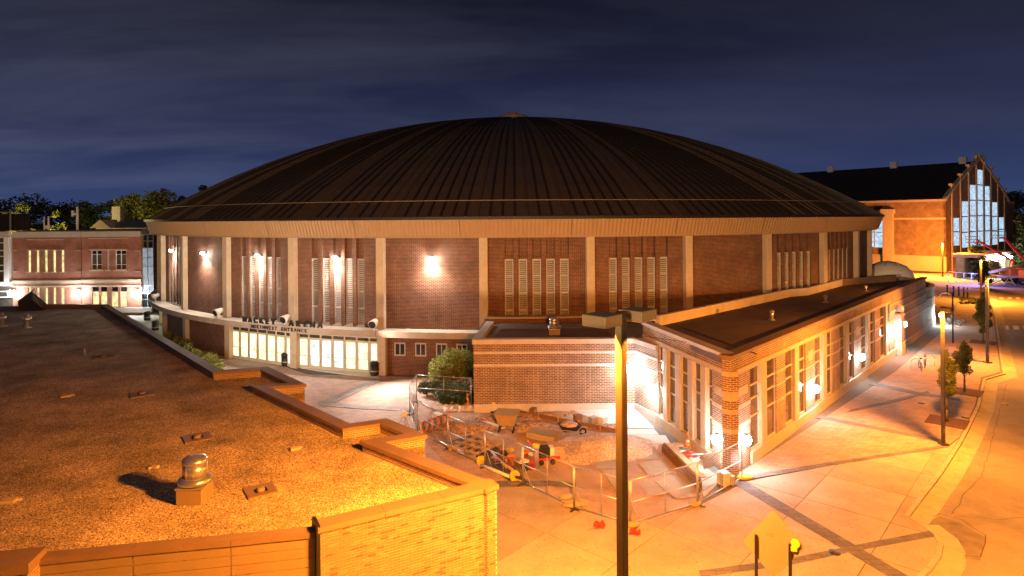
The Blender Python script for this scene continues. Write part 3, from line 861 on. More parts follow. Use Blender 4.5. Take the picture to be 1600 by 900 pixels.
arena_lamp(-38.0, 'lit wall lamp on the plain brick bay at the arena\'s left', 1700)
arena_lamp(-28.0, 'lit wall lamp above the first set of entrance doors', 1300)
arena_lamp(-18.0, 'lit wall lamp above the second set of entrance doors', 1300)
arena_lamp(-8.0, 'lit wall lamp on the plain brick bay right of the doors', 2000)

# ================================================================== GRAVEL-ROOFED ANNEX IN FRONT
ZT, ZG = 4.57, 4.2
def A_(x, y, z=ZT): return gp(x, y, z)
a1, a0 = A_(776, 757), A_(500, 823)
o_px = [(776, 757), (597, 690), (664, 679), (602, 654), (545, 662), (417, 604), (476, 600), (417, 573), (344, 578), (168, 476)]
O = [A_(*p) for p in o_px]
annex = thing('annex_building', 'low tan brick building with a wide gravel roof and stepped parapet', 'building', (-8, 17, 0))
# gravel
left_far = [A_(70, 477, ZG), A_(-40, 480, ZG), Vector((-52, 30, ZG)), Vector((-30, 9.2, ZG))]
edge = [A_(-60, 880, 4.4), A_(48, 872, 4.4), A_(300, 850, 4.4), A_(500, 828, 4.4)]
gpoly = [(p.x, p.y) for p in O] + [(p.x, p.y) for p in left_far] + [(p.x, p.y) for p in edge]
mb = MB(); mb.prism(gpoly, 3.9, ZG)
build('gravel', mb, 'gravel', annex, kind='stuff', world=True)
# loose stones that show against the nearer roof
mb = MB(); r9 = random.Random(11)
def inside(p, poly):
    c = False; j = len(poly) - 1
    for i in range(len(poly)):
        if (poly[i][1] > p[1]) != (poly[j][1] > p[1]) and p[0] < (poly[j][0] - poly[i][0]) * (p[1] - poly[i][1]) / (poly[j][1] - poly[i][1]) + poly[i][0]: c = not c
        j = i
    return c
for i in range(60000):
    y = 12.8 + (r9.random() ** 1.8) * 16; x = -22 + r9.random() * 23
    if not inside((x, y), gpoly): continue
    r = r9.uniform(.008, .019); a = r9.random() * 6.28; h = r * r9.uniform(.5, 1.1)
    b = len(mb.v); c, s_ = r * math.cos(a), r * math.sin(a)
    mb.v += [(x + c, y + s_, ZG - .004), (x - s_ * .8, y + c * .8, ZG - .004), (x - c, y - s_, ZG - .004), (x + s_ * .8, y - c * .8, ZG - .004), (x + c * .2, y + s_ * .3, ZG + h)]
    for q in ((0, 1, 4), (1, 2, 4), (2, 3, 4), (3, 0, 4)): mb.f.append(tuple(b + k for k in q)); mb.s.append(False)
stone_mat, t_, b_s = new_mat('loose_stones')
g_ = N(t_, 'ShaderNodeNewGeometry'); rp_ = N(t_, 'ShaderNodeValToRGB')
rp_.color_ramp.elements[0].color = (0.05, 0.04, 0.03, 1); rp_.color_ramp.elements[1].color = (0.8, 0.68, 0.5, 1)
x_ = rp_.color_ramp.elements.new(0.6); x_.color = (0.42, 0.33, 0.23, 1)
t_.links.new(g_.outputs['Random Per Island'], rp_.inputs[0]); t_.links.new(rp_.outputs[0], b_s.inputs['Base Color']); b_s.inputs['Roughness'].default_value = .85
build('gravel', mb, stone_mat, annex, kind='stuff', world=True)

def wall_run(p, q, z0, z1, thick, name, m, parent, grow=0.0, world=True):
    """upright wall from p to q, its thickness to the left of the way one walks"""
    t = (q - p); t.z = 0; t.normalize(); n = Vector((-t.y, t.x, 0))
    p, q = p - t * grow, q + t * grow
    mb = MB(); mb.quadbox([(p.x, p.y, z0), (q.x, q.y, z0), (q.x + n.x * thick, q.y + n.y * thick, z0), (p.x + n.x * thick, p.y + n.y * thick, z0),
                           (p.x, p.y, z1), (q.x, q.y, z1), (q.x + n.x * thick, q.y + n.y * thick, z1), (p.x + n.x * thick, p.y + n.y * thick, z1)])
    return build(name, mb, m, parent, world=world)
TH = 0.36
def inset(P, d):
    out = []
    for i, p in enumerate(P):
        a = P[i - 1] if i else None; b = P[i + 1] if i < len(P) - 1 else None
        ns = []
        for u, v in ((a, p), (p, b)):
            if u is None or v is None: continue
            t = (v - u); t.z = 0; t.normalize(); ns.append(Vector((-t.y, t.x, 0)))
        if len(ns) == 1: out.append(p + ns[0] * d)
        else:
            m = (ns[0] + ns[1]); k = d / max(0.35, m.normalized().dot(ns[0])); out.append(p + m.normalized() * k)
    return out
OI = inset(O, TH); OC0 = inset(O, -0.05); OC1 = inset(O, TH + 0.05)
for i in range(1, len(O) - 1 + 0):
    pass
for i in range(len(O) - 1):
    p, q, pi_, qi = O[i], O[i + 1], OI[i], OI[i + 1]
    if i == 0: p = p + (q - p).normalized() * .5
    mb = MB(); mb.quadbox([(p.x, p.y, -.1), (q.x, q.y, -.1), (qi.x, qi.y, -.1), (pi_.x, pi_.y, -.1), (p.x, p.y, ZT - .13), (q.x, q.y, ZT - .13), (qi.x, qi.y, ZT - .13), (pi_.x, pi_.y, ZT - .13)])
    build('parapet', mb, 'annex_brick', annex, world=True)
    # coping in lengths with open joints
    n = max(1, int((q - p).length / 2.4))
    for k in range(n):
        f0, f1 = k / n, (k + 1) / n
        g = 0.006 / max((q - p).length, .1)
        c = [OC0[i].lerp(OC0[i + 1], f0 + g), OC0[i].lerp(OC0[i + 1], f1 - g), OC1[i].lerp(OC1[i + 1], f1 - g), OC1[i].lerp(OC1[i + 1], f0 + g)]
        mb = MB(); mb.quadbox([(v.x, v.y, ZT - .125) for v in c] + [(v.x, v.y, ZT - .01 + .004 * (i % 3)) for v in c])
        build('coping', mb, 'coping', annex, world=True)
# far edge of the roof, its raised kerb box
e0, e1 = O[-1], A_(66, 476, ZT)
wall_run(e0, e1, ZG - .6, ZT, -.3, 'parapet', 'coping', annex)
mb = MB(); q = [A_(28, 486, ZG), A_(70, 485, ZG), A_(76, 477, ZG), A_(30, 470, ZG)]
hb = [A_(24, 465, 5.2), A_(56, 461, 5.2)]
hat = MB(); hat.quadbox([(v.x, v.y, ZG) for v in q] + [(q[0].x, q[0].y, 5.05), (q[1].x - 1.0, q[1].y, 5.05), (q[2].x - 3.0, q[2].y + 2, 5.2), (q[3].x, q[3].y + 2, 5.2)])
build('roof_upstand', hat, 'roof_b', annex, world=True)

# front brick wall, laid brick by brick where it is seen
fu = (a1 - a0); fu.z = 0; LW = fu.length; fu.normalize()
WF = Frame(a0, fu)
ZB1 = ZT - .14
mb = MB().box(0.0, LW, -.36, -.012, -.1, ZB1, WF); build('mortar_bed', mb, 'mortar', annex, world=True)
bw, bh = 0.2025, 0.068
cell = []
nrow = int(2.9 / bh)
for r in range(nrow):
    z = ZB1 - (r + 1) * bh
    off = 0 if r % 2 else bw / 2
    s_ = 0.0
    first = True
    while s_ < LW - .02:
        e = min(LW, (off if (first and off) else s_ + bw) if first else s_ + bw)
        first = False
        if e - s_ > .04:
            mid = WF((s_ + e) / 2, 0, z)
            d = math.hypot(mid.x, mid.y)
            inv = EYE - (EYE - z)
            yy = 342 + (EYE - z) / mid.y * FOC
            cell.append((0 if yy < 905 else 1, -(e - s_) / mid.y, s_, e, z))
        s_ = e
cell.sort()
sk = MB(); bmats = ['brick_a', 'brick_a', 'brick_a', 'brick_a', 'brick_a', 'brick_c', 'brick_b']
cache = {}
rb = random.Random(5)
for n_, (hid, _, s_, e, z) in enumerate(cell):
    g = .0055
    pr = rb.uniform(0, .006)
    if n_ < 300:
        m = rb.choice(bmats); key = (round(e - s_, 3), m)
        if key not in cache:
            w = e - s_
            bmh = MB(); 
            bmh.quadbox([WF(g, -.02, g) - WF(0, 0, 0), WF(w - g, -.02, g) - WF(0, 0, 0), WF(w - g, .0, g + .0015) - WF(0, 0, 0), WF(g, .0, g + .0015) - WF(0, 0, 0),
                         WF(g, -.02, bh - g) - WF(0, 0, 0), WF(w - g, -.02, bh - g) - WF(0, 0, 0), WF(w - g, .0, bh - g - .0015) - WF(0, 0, 0), WF(g, .0, bh - g - .0015) - WF(0, 0, 0)])
            bmh.f = [tuple(reversed(f)) for f in bmh.f]
            me = bmh.mesh('brick'); me.materials.append(M[m]); cache[key] = me
        p = WF(s_, pr, z)
        put('brick', cache[key], None, annex, loc=(p.x + 8, p.y - 17, p.z))
    else:
        c = [WF(s_ + g, -.02, z + g), WF(e - g, -.02, z + g), WF(e - g, pr, z + g), WF(s_ + g, pr, z + g), WF(s_ + g, -.02, z + bh - g), WF(e - g, -.02, z + bh - g), WF(e - g, pr, z + bh - g), WF(s_ + g, pr, z + bh - g)]
        sk.quadbox(c); sk.f[-6:] = [tuple(reversed(f)) for f in sk.f[-6:]]
mm, tt, bb = new_mat('brick_rest')
g_ = N(tt, 'ShaderNodeNewGeometry'); rp_ = N(tt, 'ShaderNodeValToRGB'); rp_.color_ramp.interpolation = 'CONSTANT'
rp_.color_ramp.elements[0].color = (0.235, 0.15, 0.09, 1); rp_.color_ramp.elements[1].position = .86; rp_.color_ramp.elements[1].color = (0.15, 0.085, 0.05, 1)
x_ = rp_.color_ramp.elements.new(.72); x_.color = (0.28, 0.19, 0.12, 1)
tt.links.new(g_.outputs['Random Per Island'], rp_.inputs[0]); tt.links.new(rp_.outputs[0], bb.inputs['Base Color']); bb.inputs['Roughness'].default_value = .85
build('brick', sk, mm, annex, kind='stuff', world=True)
n = 3
for k in range(n):
    mb = MB().box(LW * k / n + .006 - (.06 if k == 0 else 0), LW * (k + 1) / n - .006 + (.05 if k == n - 1 else 0), -.42, .05, ZT - .13, ZT, WF); build('coping', mb, 'coping', annex, world=True)
mb = MB().box(LW - .36, LW, -.36, -.02, ZT - .2, ZT - .135, WF)
mb = MB().box(-.09, 0.0, -.5, .04, -.1, ZT + .04, WF); build('corner_post', mb, 'roof_rib', annex, world=True)

# metal-sided front, board by board
sd = [A_(50, 873, 4.42), A_(208, 857, 4.42), A_(361, 843, 4.42), A_(497, 829.5, 4.42)]
for i in range(3):
    p, q = sd[i], sd[i + 1]
    f = Frame(p, q - p); L = (q - p); L.z = 0; L = L.length
    mb = MB().box(0, L, -.2, -.03, -.1, 4.28, f); build('backing', mb, 'roof_rib', annex, world=True)
    z = 4.27
    for r in range(9):
        h = .225
        mb = MB().box(.008, L - .008, -.03, .012 + .002 * (r % 2), z - h + .012, z, f); build('siding_board', mb, 'siding', annex, world=True)
        z -= h
    for k in range(1):
        mb = MB().box(.004, L - .004, -.26, .05, 4.285, 4.42 + .003 * (i % 2), f); build('coping', mb, 'coping', annex, world=True)
# brick end pier, far left
p, q = A_(-60, 884, 4.62), A_(46, 873, 4.62); f = Frame(p, q - p); L = (q - p).length
mb = MB().box(0, L, -.6, .06, -.1, 4.35, f); build('brick_pier', mb, 'annex_brick', annex, world=True)
mb = MB().box(-.03, L + .03, -.62, .1, 4.352, 4.56, f); build('coping', mb, 'coping', annex, world=True)

# ---- things on the gravel roof
def exhaust_fan(p, h, r, label, m='alu'):
    t = thing('exhaust_fan', label, 'roof fan', p)
    mb = MB().box(-r * .78, r * .78, -r * .78, r * .78, 0, h * .34); build('curb', mb, 'siding', t, bevel=.01)
    mb = MB(); mb.box(-r * .84, r * .84, -r * .84, r * .84, h * .34, h * .37); build('curb_cap', mb, m, t)
    mb = MB(); mb.lathe([(r * .5, h * .37), (r * .98, h * .41), (r, h * .46), (r * .93, h * .51), (r * .7, h * .54)], 28); build('skirt', mb, m, t)
    mb = MB(); mb.lathe([(r * .68, h * .53), (r * .68, h * .82)], 28); build('drum', mb, m, t)
    mb = MB(); mb.lathe([(r * .68, h * .82), (r * .74, h * .85), (r * .74, h * .9), (r * .6, h * .96), (r * .3, h * .985), (r * .12, h)], 28); build('cap', mb, m, t)
    mb = MB()
    for k in range(10):
        a = k * PI / 5; mb.tube((r * .69 * math.cos(a), r * .69 * math.sin(a), h * .54), (r * .69 * math.cos(a), r * .69 * math.sin(a), h * .82), .007, n=4)
    build('rib', mb, m, t, kind='stuff')
    return t
exhaust_fan(gp(305, 781, ZG), 1.2, .43, 'big spun aluminium exhaust fan on the gravel roof')
def stub(px, py, h, r, label, cap=True):
    t = thing('vent_pipe', label, 'vent pipe', gp(px, py, ZG))
    mb = MB().tube((0, 0, 0), (0, 0, h), r, n=12); build('pipe', mb, 'steel', t)
    if cap:
        mb = MB(); mb.lathe([(r, h * .45), (r * 2, h * .55), (r * 2.1, h * .72), (r, h * .78)], 14); build('collar', mb, 'alu', t)
    mb = MB(); mb.lathe([(r * 2.2, 0), (r * 1.6, .05), (r, .09)], 12); build('flashing', mb, 'steel', t)
stub(41, 512, 1.0, .16, 'capped vent pipe on the dark far side of the gravel roof')
stub(2, 510, 1.0, .16, 'capped vent pipe at the photograph\'s left edge on the gravel roof')
stub(132, 555, .4, .055, 'short plain pale stub pipe on the dark gravel roof', False)
def drain(px, py, label, r=.55):
    t = thing('roof_drain', label, 'roof drain', gp(px, py, ZG + .01), R_(35))
    mb = MB()
    for q in ((-r, r, -r, -r * .45), (-r, r, r * .45, r), (-r, -r * .45, -r * .449, r * .449), (r * .45, r, -r * .449, r * .449)): mb.box(*q, -.02, .035)
    build('apron', mb, 'coping', t)
    mb = MB().box(-r * .45, r * .45, -r * .45, r * .45, -.02, .006); build('sump', mb, 'black_metal', t)
    mb = MB(); mb.lathe([(r * .3, 0), (r * .3, .06), (r * .16, .1)], 10); build('strainer', mb, 'siding', t)
drain(407, 767, 'square roof drain to the right of the aluminium fan', .38)
drain(308, 684, 'square roof drain up-roof behind the aluminium fan', .42)
drain(222, 616, 'half-buried roof drain on the darker gravel in mid-roof', .45)
drain(162, 557, 'roof drain on the dark gravel near the stub pipe', .5)
def scrap(px, py, label, s_):
    t = thing('paver_scrap', label, 'paver', gp(px, py, ZG + .005), r9.uniform(0, 3))
    mb = MB().cbox((0, 0, .04), (s_ * 1.6, s_, .09), 0, .15); mb.cbox((s_ * .9, .1, .03), (s_ * .7, s_ * .5, .06), .5); o = build('block', mb, 'cream', t); 
scrap(461, 703, 'small broken paver lying on the gravel below the stepped parapet', .16)
scrap(243, 731, 'small stone lying on gravel behind the fan\'s shadow', .12)
scrap(103, 620, 'small pale paver on the dim left part of the gravel roof', .22)
scrap(14, 785, 'dark scrap on gravel at the photograph\'s left edge', .2)

# ================================================================== TICKET BUILDING
tick = thing('ticket_building', 'brick and glass building with pale pilasters and a flat dark roof', 'building', (C0.x, C0.y, 0))
FF = Frame(C0, FU)                                    # long front to the street
LU = Vector((0.2, -0.98, 0)).normalized()
LF = Frame(C0, LU)                                    # short front to the plaza, s runs from -9.6 to 0
ZP = 5.45
def tb(name, m, fr, *q, bevel=0, label=None):
    return build(name, MB().box(*q, fr=fr), m, tick, world=True, bevel=bevel)
def window(fr, s0, s1, zs, warm=False, d=-.13):
    mb = MB(); w = .05
    mb.box(s0, s0 + w, d - .05, d + .06, zs[0], zs[-1], fr); mb.box(s1 - w, s1, d - .05, d + .06, zs[0], zs[-1], fr)
    for i, z in enumerate(zs):
        zz = z if i == 0 else (z - .07 if i == len(zs) - 1 else z - .035)
        mb.box(s0 + w, s1 - w, d - .045, d + .055, zz, zz + .07, fr)
    fo = build('window_frame', mb, 'frame_cream', tick, world=True)
    for a, b in zip(zs[:-1], zs[1:]):
        pm = MB().box(s0 + w, s1 - w, d - .015, d + .005, a + .035, b - .035, fr)
        build('pane', pm, 'office_glass', fo, world=True)
ZS = [.52, 2.1, 2.95, 3.6, 4.47]
PILS = [(3.5, 4.2), (8.3, 9.0), (13.4, 14.1), (18.5, 19.1), (24.2, 24.8), (29.8, 30.4)]
PIERS = [(5.7, 7.0), (10.3, 12.0), (15.5, 17.1), (20.5, 22.5), (26.4, 28.2)]
# upper band along both fronts
EL = 47.6
tb('wall', 'brick', FF, -.0, EL, -.4, 0.0, 4.7, 5.27)
tb('band_course', 'cream', FF, 0, 31.4, -.4, .05, 4.48, 4.698)
tb('wall', 'brick', LF, -9.6, -.41, -.4, 0.0, 4.7, 5.27)
tb('band_course', 'cream', LF, -9.6, -.0, -.4, .05, 4.482, 4.699)
for i in range(8):
    tb('coping', 'coping', FF, -.08 + 6.0 * i + .005, 6.0 * (i + 1) - .085, -.5, .1, 5.272, 5.45)
for i in range(3):
    tb('coping', 'coping_pale', LF, -9.6 + 3.04 * i + .005, -9.6 + 3.04 * (i + 1), -.5, .1, 5.274, 5.452)
tb('plinth', 'cream', FF, 2.2, 31.6, -.4, .1, -.05, .5)
for s0, s1 in PILS:
    tb('pilaster', 'cream', FF, s0, s1, -.38, .07, .5, 4.478, bevel=.015)
# corner pier: courses of brick and pale stone
def pier(fr, s0, s1, big=False, lo=.5, d=0.0):
    zs = [(lo, 2.06), (2.2, 2.9), (3.02, 3.56), (3.70, 4.478)]
    for a, b in zs: tb('pier_brick', 'brick', fr, s0, s1, -.39, d, a, b)
    for a, b in ((2.062, 2.198), (2.902, 3.018), (3.562, 3.698)):
        tb('pier_band', 'cream', fr, s0 - (.0 if s0 else 0), s1, -.39, d + .02, a, b)
    if big:
        tb('stone_block', 'cream', fr, (s0 + s1) / 2 - .45, (s0 + s1) / 2 + .45, -.3, d + .028, 3.3, 3.9)
def corner_pier(fr, s0, s1, blk):
    for a, b in ((0.0, 1.94), (2.14, 2.82), (3.02, 3.4), (3.82, 4.478)): tb('pier_brick', 'brick', fr, s0, s1, -.39, 0, a, b)
    for a, b in ((1.942, 2.138), (2.822, 3.018)): tb('pier_band', 'cream', fr, s0, s1, -.39, .02, a, b)
    tb('stone_block', 'cream', fr, blk[0], blk[1], -.38, .024, 3.402, 3.818)
    tb('pier_brick', 'brick', fr, s0 if blk[0] > s0 else blk[1], blk[0] if blk[0] > s0 else s1, -.39, -.001, 3.4, 3.82)
corner_pier(FF, 0.0, 2.25, (0.0, 1.9))
corner_pier(LF, -1.6, 0.0, (-1.35, 0.0))
for k, (a, b) in enumerate(PIERS): pier(FF, a, b, big=(k % 2 == 1))
wins = [(2.25, 3.5), (4.2, 5.7), (7.0, 8.3), (9.0, 10.3), (12.0, 13.4), (14.1, 15.5), (17.1, 18.5), (19.1, 20.5), (22.5, 24.2), (24.8, 26.4), (28.2, 29.8), (30.4, 31.4)]
for a, b in wins: window(FF, a + .002, b - .002, ZS)
# blank brick end with pale courses
for a, b in ((.5, 2.1), (2.26, 2.86), (3.0, 3.5), (3.78, 4.2), (4.34, 4.7)): tb('wall', 'brick', FF, 31.4, EL, -.4, 0, a, b)
for a, b in ((2.102, 2.258), (2.862, 2.998), (3.502, 3.778), (4.202, 4.338)): tb('band_course', 'cream', FF, 31.4, EL, -.4, .03, a, b)
tb('plinth', 'cream', FF, 31.6, EL, -.4, .12, -.05, .499)
tb('end_wall', 'brick', FF, EL - .4, EL, -12, -.401, 0, 5.27)
tb('lamp_pier', 'brick', FF, 33.3, 34.5, .0, .5, 1.0, 3.4); tb('lamp_pier_base', 'cream', FF, 33.25, 34.55, .0, .56, -.05, 1.0)
# plaza front: glazed bays between slim pilasters
for s0, s1 in ((-2.6, -2.1), (-3.9, -3.4), (-5.3, -4.8), (-6.75, -6.3)):
    tb('pilaster', 'cream', LF, s0, s1, -.38, .08, .5, 4.48, bevel=.015)
for a, b in ((-2.1, -1.6), (-3.4, -2.6), (-4.8, -3.9), (-6.3, -5.3), (-7.5, -6.75)): window(LF, a + .002, b - .002, ZS)
tb('plinth', 'cream', LF, -11.5, -1.6, -.4, .12, -.05, .498)
for a, b in ((.5, 2.06), (2.2, 2.9), (3.02, 4.478)): tb('pier_brick', 'brick', LF, -9.6, -7.5, -.39, -.0, a, b)
for a, b in ((2.062, 2.198), (2.902, 3.018)): tb('pier_band', 'cream', LF, -9.6, -7.5, -.39, .02, a, b)
# roof
roofz = 5.3
bk = [gp(1030, 492, 5.95), gp(1235, 451, 5.95), gp(1262, 449, 5.95), gp(1316, 435.5, 5.95), gp(1400, 432, 5.75)]
pe = FF(EL, 0, 0)
rp = [FF(0, -.3, 0)] + [FF(EL, -.3, 0)] + [Vector((bk[4].x, bk[4].y, 0)), Vector((bk[3].x, bk[3].y, 0)), Vector((bk[2].x, bk[2].y, 0)), Vector((bk[1].x, bk[1].y, 0)), Vector((bk[0].x, bk[0].y, 0)), LF(-9.6, -.3, 0)]
mb = MB(); mb.prism([(v.x, v.y) for v in rp], 5.0, roofz); build('roof', mb, 'membrane', tick, world=True)
for i in range(4):
    p, q = bk[i], bk[i + 1]
    t = (q - p); t.z = 0; L = t.length; f = Frame(p, t)
    n = max(1, int(L / 4.5))
    for k in range(n):
        mb = MB().box(L * k / n + .005, L * (k + 1) / n - .005, -.28, .02, 5.2, 5.9 + .003 * i, f); build('upstand', mb, 'coping_pale' if i != 3 else 'coping', tick, world=True)
mb = MB().box(-9.6, -.6, -1.75, -1.69, roofz, roofz + .025, LF); build('roof_seam', mb, 'roof_rib', tick, world=True)
for s_ in (2.2, 9, 16, 23, 30, 37):
    mb = MB().box(s_, s_ + .05, -9, -.5, roofz, roofz + .012, FF); build('roof_seam', mb, 'membrane', tick, world=True)
# square brick riser where the wing meets the taller roof
wing_y = 37.3
wx0, wx1 = gp(740, 640).x, LF(-11.4, 0, 0).x
WX0 = dp(740, 560, wing_y).x
# curved low wall that runs on from the far end
cw = [FF(EL, -.1, 0), FF(EL + 2.4, .15, 0), FF(EL + 4.6, .1, 0), FF(EL + 6.8, -.4, 0), FF(EL + 9.0, -1.5, 0), FF(EL + 11, -3.4, 0), FF(EL + 12.5, -6, 0)]
for i in range(len(cw) - 1):
    p, q = cw[i], cw[i + 1]; t = q - p; f = Frame(p, t); L = t.length
    for a, b, m, d in ((-.05, .9, 'cream', .06), (.9, 2.1, 'brick', 0), (2.1, 2.25, 'cream', .03), (2.25, 3.0, 'brick', 0), (3.0, 3.15, 'cream', .03), (3.15, 4.0, 'brick', 0), (4.0, 4.25, 'coping_pale', .08)):
        mb = MB().box(-.01, L + .01, -.35, d, a + .001, b, f); build({'cream': 'band_course', 'brick': 'curved_wall', 'coping_pale': 'coping'}[m], mb, m, tick, world=True)

# ---- the lower wing between the arena and the ticket building
wing = thing('ticket_wing', 'low brick wing with pale bands between arena and ticket building', 'building', (WX0, wing_y, 0))
WZ = 4.4
inner = LF(-9.7, 0.02, 0)
p_l, p_r = Vector((WX0, wing_y, 0)), Vector((dp(992, 560, wing_y).x, wing_y, 0))
W1 = Frame(p_l, (1, 0)); L1 = (p_r - p_l).x
def wg(name, m, fr, *q): return build(name, MB().box(*q, fr=fr), m, wing, world=True)
cuts = [0, 2.03, 2.63, 3.9, 5.05, 5.6, 7.2, L1]
for j, (a, b) in enumerate(((.5, 2.75), (2.91, 3.52), (3.66, 4.12))):
    wg('wall', 'brick', W1, 0, L1, -.35, 0, a, b)
for s_ in (2.0, 2.3, 3.6, 3.85, 5.05, 5.3, 6.7, 7.0):
    if s_ < L1: wg('control_joint', 'cream', W1, s_, s_ + .025, -.02, .004, .5, 2.75)
wg('band_course', 'pale_slab', W1, 0, L1, -.35, .03, 2.752, 2.908); wg('band_course', 'pale_slab', W1, 0, L1, -.35, .03, 3.522, 3.658)
wg('coping', 'pale_slab', W1, -.08, L1 + .1, -.45, .1, 4.122, WZ)
wg('plinth', 'pale_slab', W1, 0, L1, -.35, .08, -.6, .498)
L2v = (LF(-7.6, 0, 0) - p_r); W2 = Frame(p_r, L2v); L2 = L2v.length
for a, b in ((.5, 2.75), (2.91, 3.52), (3.66, 4.12)): wg('wall', 'brick', W2, 0, L2, -.35, 0, a, b)
wg('band_course', 'pale_slab', W2, 0, L2, -.35, .03, 2.753, 2.909); wg('band_course', 'pale_slab', W2, 0, L2, -.35, .03, 3.523, 3.659)
wg('coping', 'pale_slab', W2, .0, L2, -.45, .1, 4.121, WZ - .004)
wg('plinth', 'pale_slab', W2, 0, L2, -.35, .1, -.6, .496)
# left flank back to the arena
p_b = dp(762, 506, 43.9); W3 = Frame(Vector((p_b.x, p_b.y, 0)), (p_l - Vector((p_b.x, p_b.y, 0)))); L3 = (p_l - Vector((p_b.x, p_b.y, 0))).length
wg('wall', 'brick', W3, 0, L3 - .36, -.35, 0, 0, 4.12); wg('coping', 'pale_slab', W3, 0, L3 - .46, -.45, .1, 4.124, WZ - .002)
mb = MB(); mb.prism([(p_l.x + .3, p_l.y + .3), (p_r.x - .1, p_r.y + .3), (LF(-7.6, -.5, 0).x, LF(-7.6, -.5, 0).y), (LF(-9.6, -.5, 0).x + 1, LF(-9.6, -.5, 0).y + 6), (10.5, 45.5), (0, 46), (p_b.x + .4, p_b.y)], 3.9, 4.1); build('roof', mb, 'grey_membrane', wing, world=True)
mb = MB(); mb.prism([(p_l.x + 1.0, p_l.y + 1.3), (p_r.x - 1, p_r.y + 1.3), (p_r.x - 1, p_r.y + 4.9), (p_l.x + 1.6, p_l.y + 4.9)], 4.1, 4.16); build('roof_mat', mb, 'membrane', wing, world=True)
# brick kerb wall at the foot of the arena windows, above the wing's roof
for k in range(7):
    wa = -2.9 + k * 2.0
    mb = arc_block(44.2, 45.2, wa, wa + 1.99, 3.6, 4.42, 2); o = build('kerb_wall', mb, 'arena_brick', wing, world=False)
    o.location = AC - Vector(wing.location)
    mb = arc_block(44.2, 45.25, wa, wa + 1.98, 4.422, 4.55, 2); o = build('coping', mb, 'concrete_ledge', wing, world=False); o.location = AC - Vector(wing.location)
t = exhaust_fan(Vector(((gp(866, 523, 4.12)).x, gp(866, 523, 4.12).y, 4.12)), 1.15, .46, 'small roof fan on the low wing\'s flat roof beside the arena')
ZG_old = ZG
def stub2(p, h, r, label):
    t = thing('vent_pipe', label, 'vent pipe', p)
    mb = MB().tube((0, 0, 0), (0, 0, h), r, n=12); build('pipe', mb, 'alu', t)
    mb = MB(); mb.lathe([(r * 2.2, 0), (r * 1.6, .05), (r, .09)], 12); build('flashing', mb, 'steel', t)
    mb = MB(); mb.lathe([(r * 1.5, h - .14), (r * 1.6, h - .05), (r * .6, h + .03)], 12); build('cap', mb, 'alu', t)
stub2(gp(1206, 500, 5.3), .6, .1, 'nearest vent pipe on the dark ticket building roof')
stub2(gp(1290, 473, 5.3), .55, .1, 'middle vent pipe on the dark ticket building roof')
stub2(gp(1353, 455, 5.3), .5, .09, 'farthest vent pipe on the dark ticket building roof')
# white dome tent and boxes seen past the end of the roof
tp = dp(1388, 432, 70)
t = thing('dome_tent', 'white dome tent seen over the far end of the flat roof', 'tent', (tp.x, tp.y, 0))
mb = MB(); mb.lathe([(2.6, 0), (2.6, 4.6), (2.4, 5.4), (1.8, 6.05), (1.0, 6.4), (.05, 6.55)], 16); build('canopy', mb, 'white_paint', t)
mb = MB()
for k in range(4):
    a = k * PI / 4
    mb.path([(2.62 * math.cos(b) * math.cos(a), 2.62 * math.cos(b) * math.sin(a), 4.4 + 2.17 * math.sin(b)) for b in [i * PI / 10 for i in range(11)]], .04, 4)
build('pole', mb, 'steel', t, kind='stuff')

# ---- wall lamps of the ticket building
def wall_lamp(fr, s_, z, label, power, group='white lamps on the ticket building'):
    p = fr(s_, 0, z); ang = math.atan2(fr.n.y, fr.n.x) + PI / 2
    t = thing('wall_lamp', label, 'wall lamp', p, ang, group)
    mb = MB().box(-.08, .08, -.05, 0, -.1, .14); mb.box(-.03, .03, -.2, -.05, .1, .16); build('back_plate', mb, 'steel', t)
    mb = MB(); mb.lathe([(.03, .27), (.13, .24), (.15, .2), (.14, .185)], 14, (0, -.25, 0)); build('hood', mb, 'steel', t)
    mb = MB(); mb.lathe([(.15, .2), (.23, .1), (.25, -.05), (.2, -.2), (.06, -.28)], 16, (0, -.25, 0)); build('globe', mb, 'lamp_white', t)
    q = fr(s_, .54, z - .05)
    point_light('lamp_light', q, power, HALIDE, .14)
wall_lamp(FF, 1.05, 1.5, 'glaring white lamp on the corner pier, street side', 150)
wall_lamp(LF, -.75, 1.5, 'glaring white lamp on the corner pier, plaza side', 150)
wall_lamp(FF, 11.1, 1.75, 'white lamp on the brick pier after the second street pilaster', 95)
wall_lamp(FF, 21.4, 1.85, 'white lamp on the brick pier between the fourth and fifth street pilasters', 95)
wall_lamp(FF, 31.0, 2.1, 'white lamp at the last street pilaster before the blank brick wall', 85)
wall_lamp(FF, 32.6, 2.1, 'white lamp on blank brick just left of the lamp pier', 85)
wall_lamp(FF, 35.6, 2.3, 'white lamp on blank brick just right of the lamp pier', 95)
wall_lamp(W2, 2.0, 1.7, 'white lamp on the low wing\'s side wall beside the glazed bays', 170, 'white lamps on the wing')
wall_lamp(W1, L1 - .45, 2.7, 'white lamp high in the wing\'s inner corner behind the lamp post', 210, 'white lamps on the wing')
t = thing('pier_lamp', 'dark globe lamp on top of the brick lamp pier', 'lamp', FF(33.9, .25, 3.4))
mb = MB().tube((0, 0, 0), (0, 0, .12), .16, n=12); build('base', mb, 'black_metal', t)
mb = MB(); mb.lathe([(.1, .1), (.3, .2), (.36, .42), (.3, .62), (.1, .72)], 16); build('globe', mb, 'louvre', t)

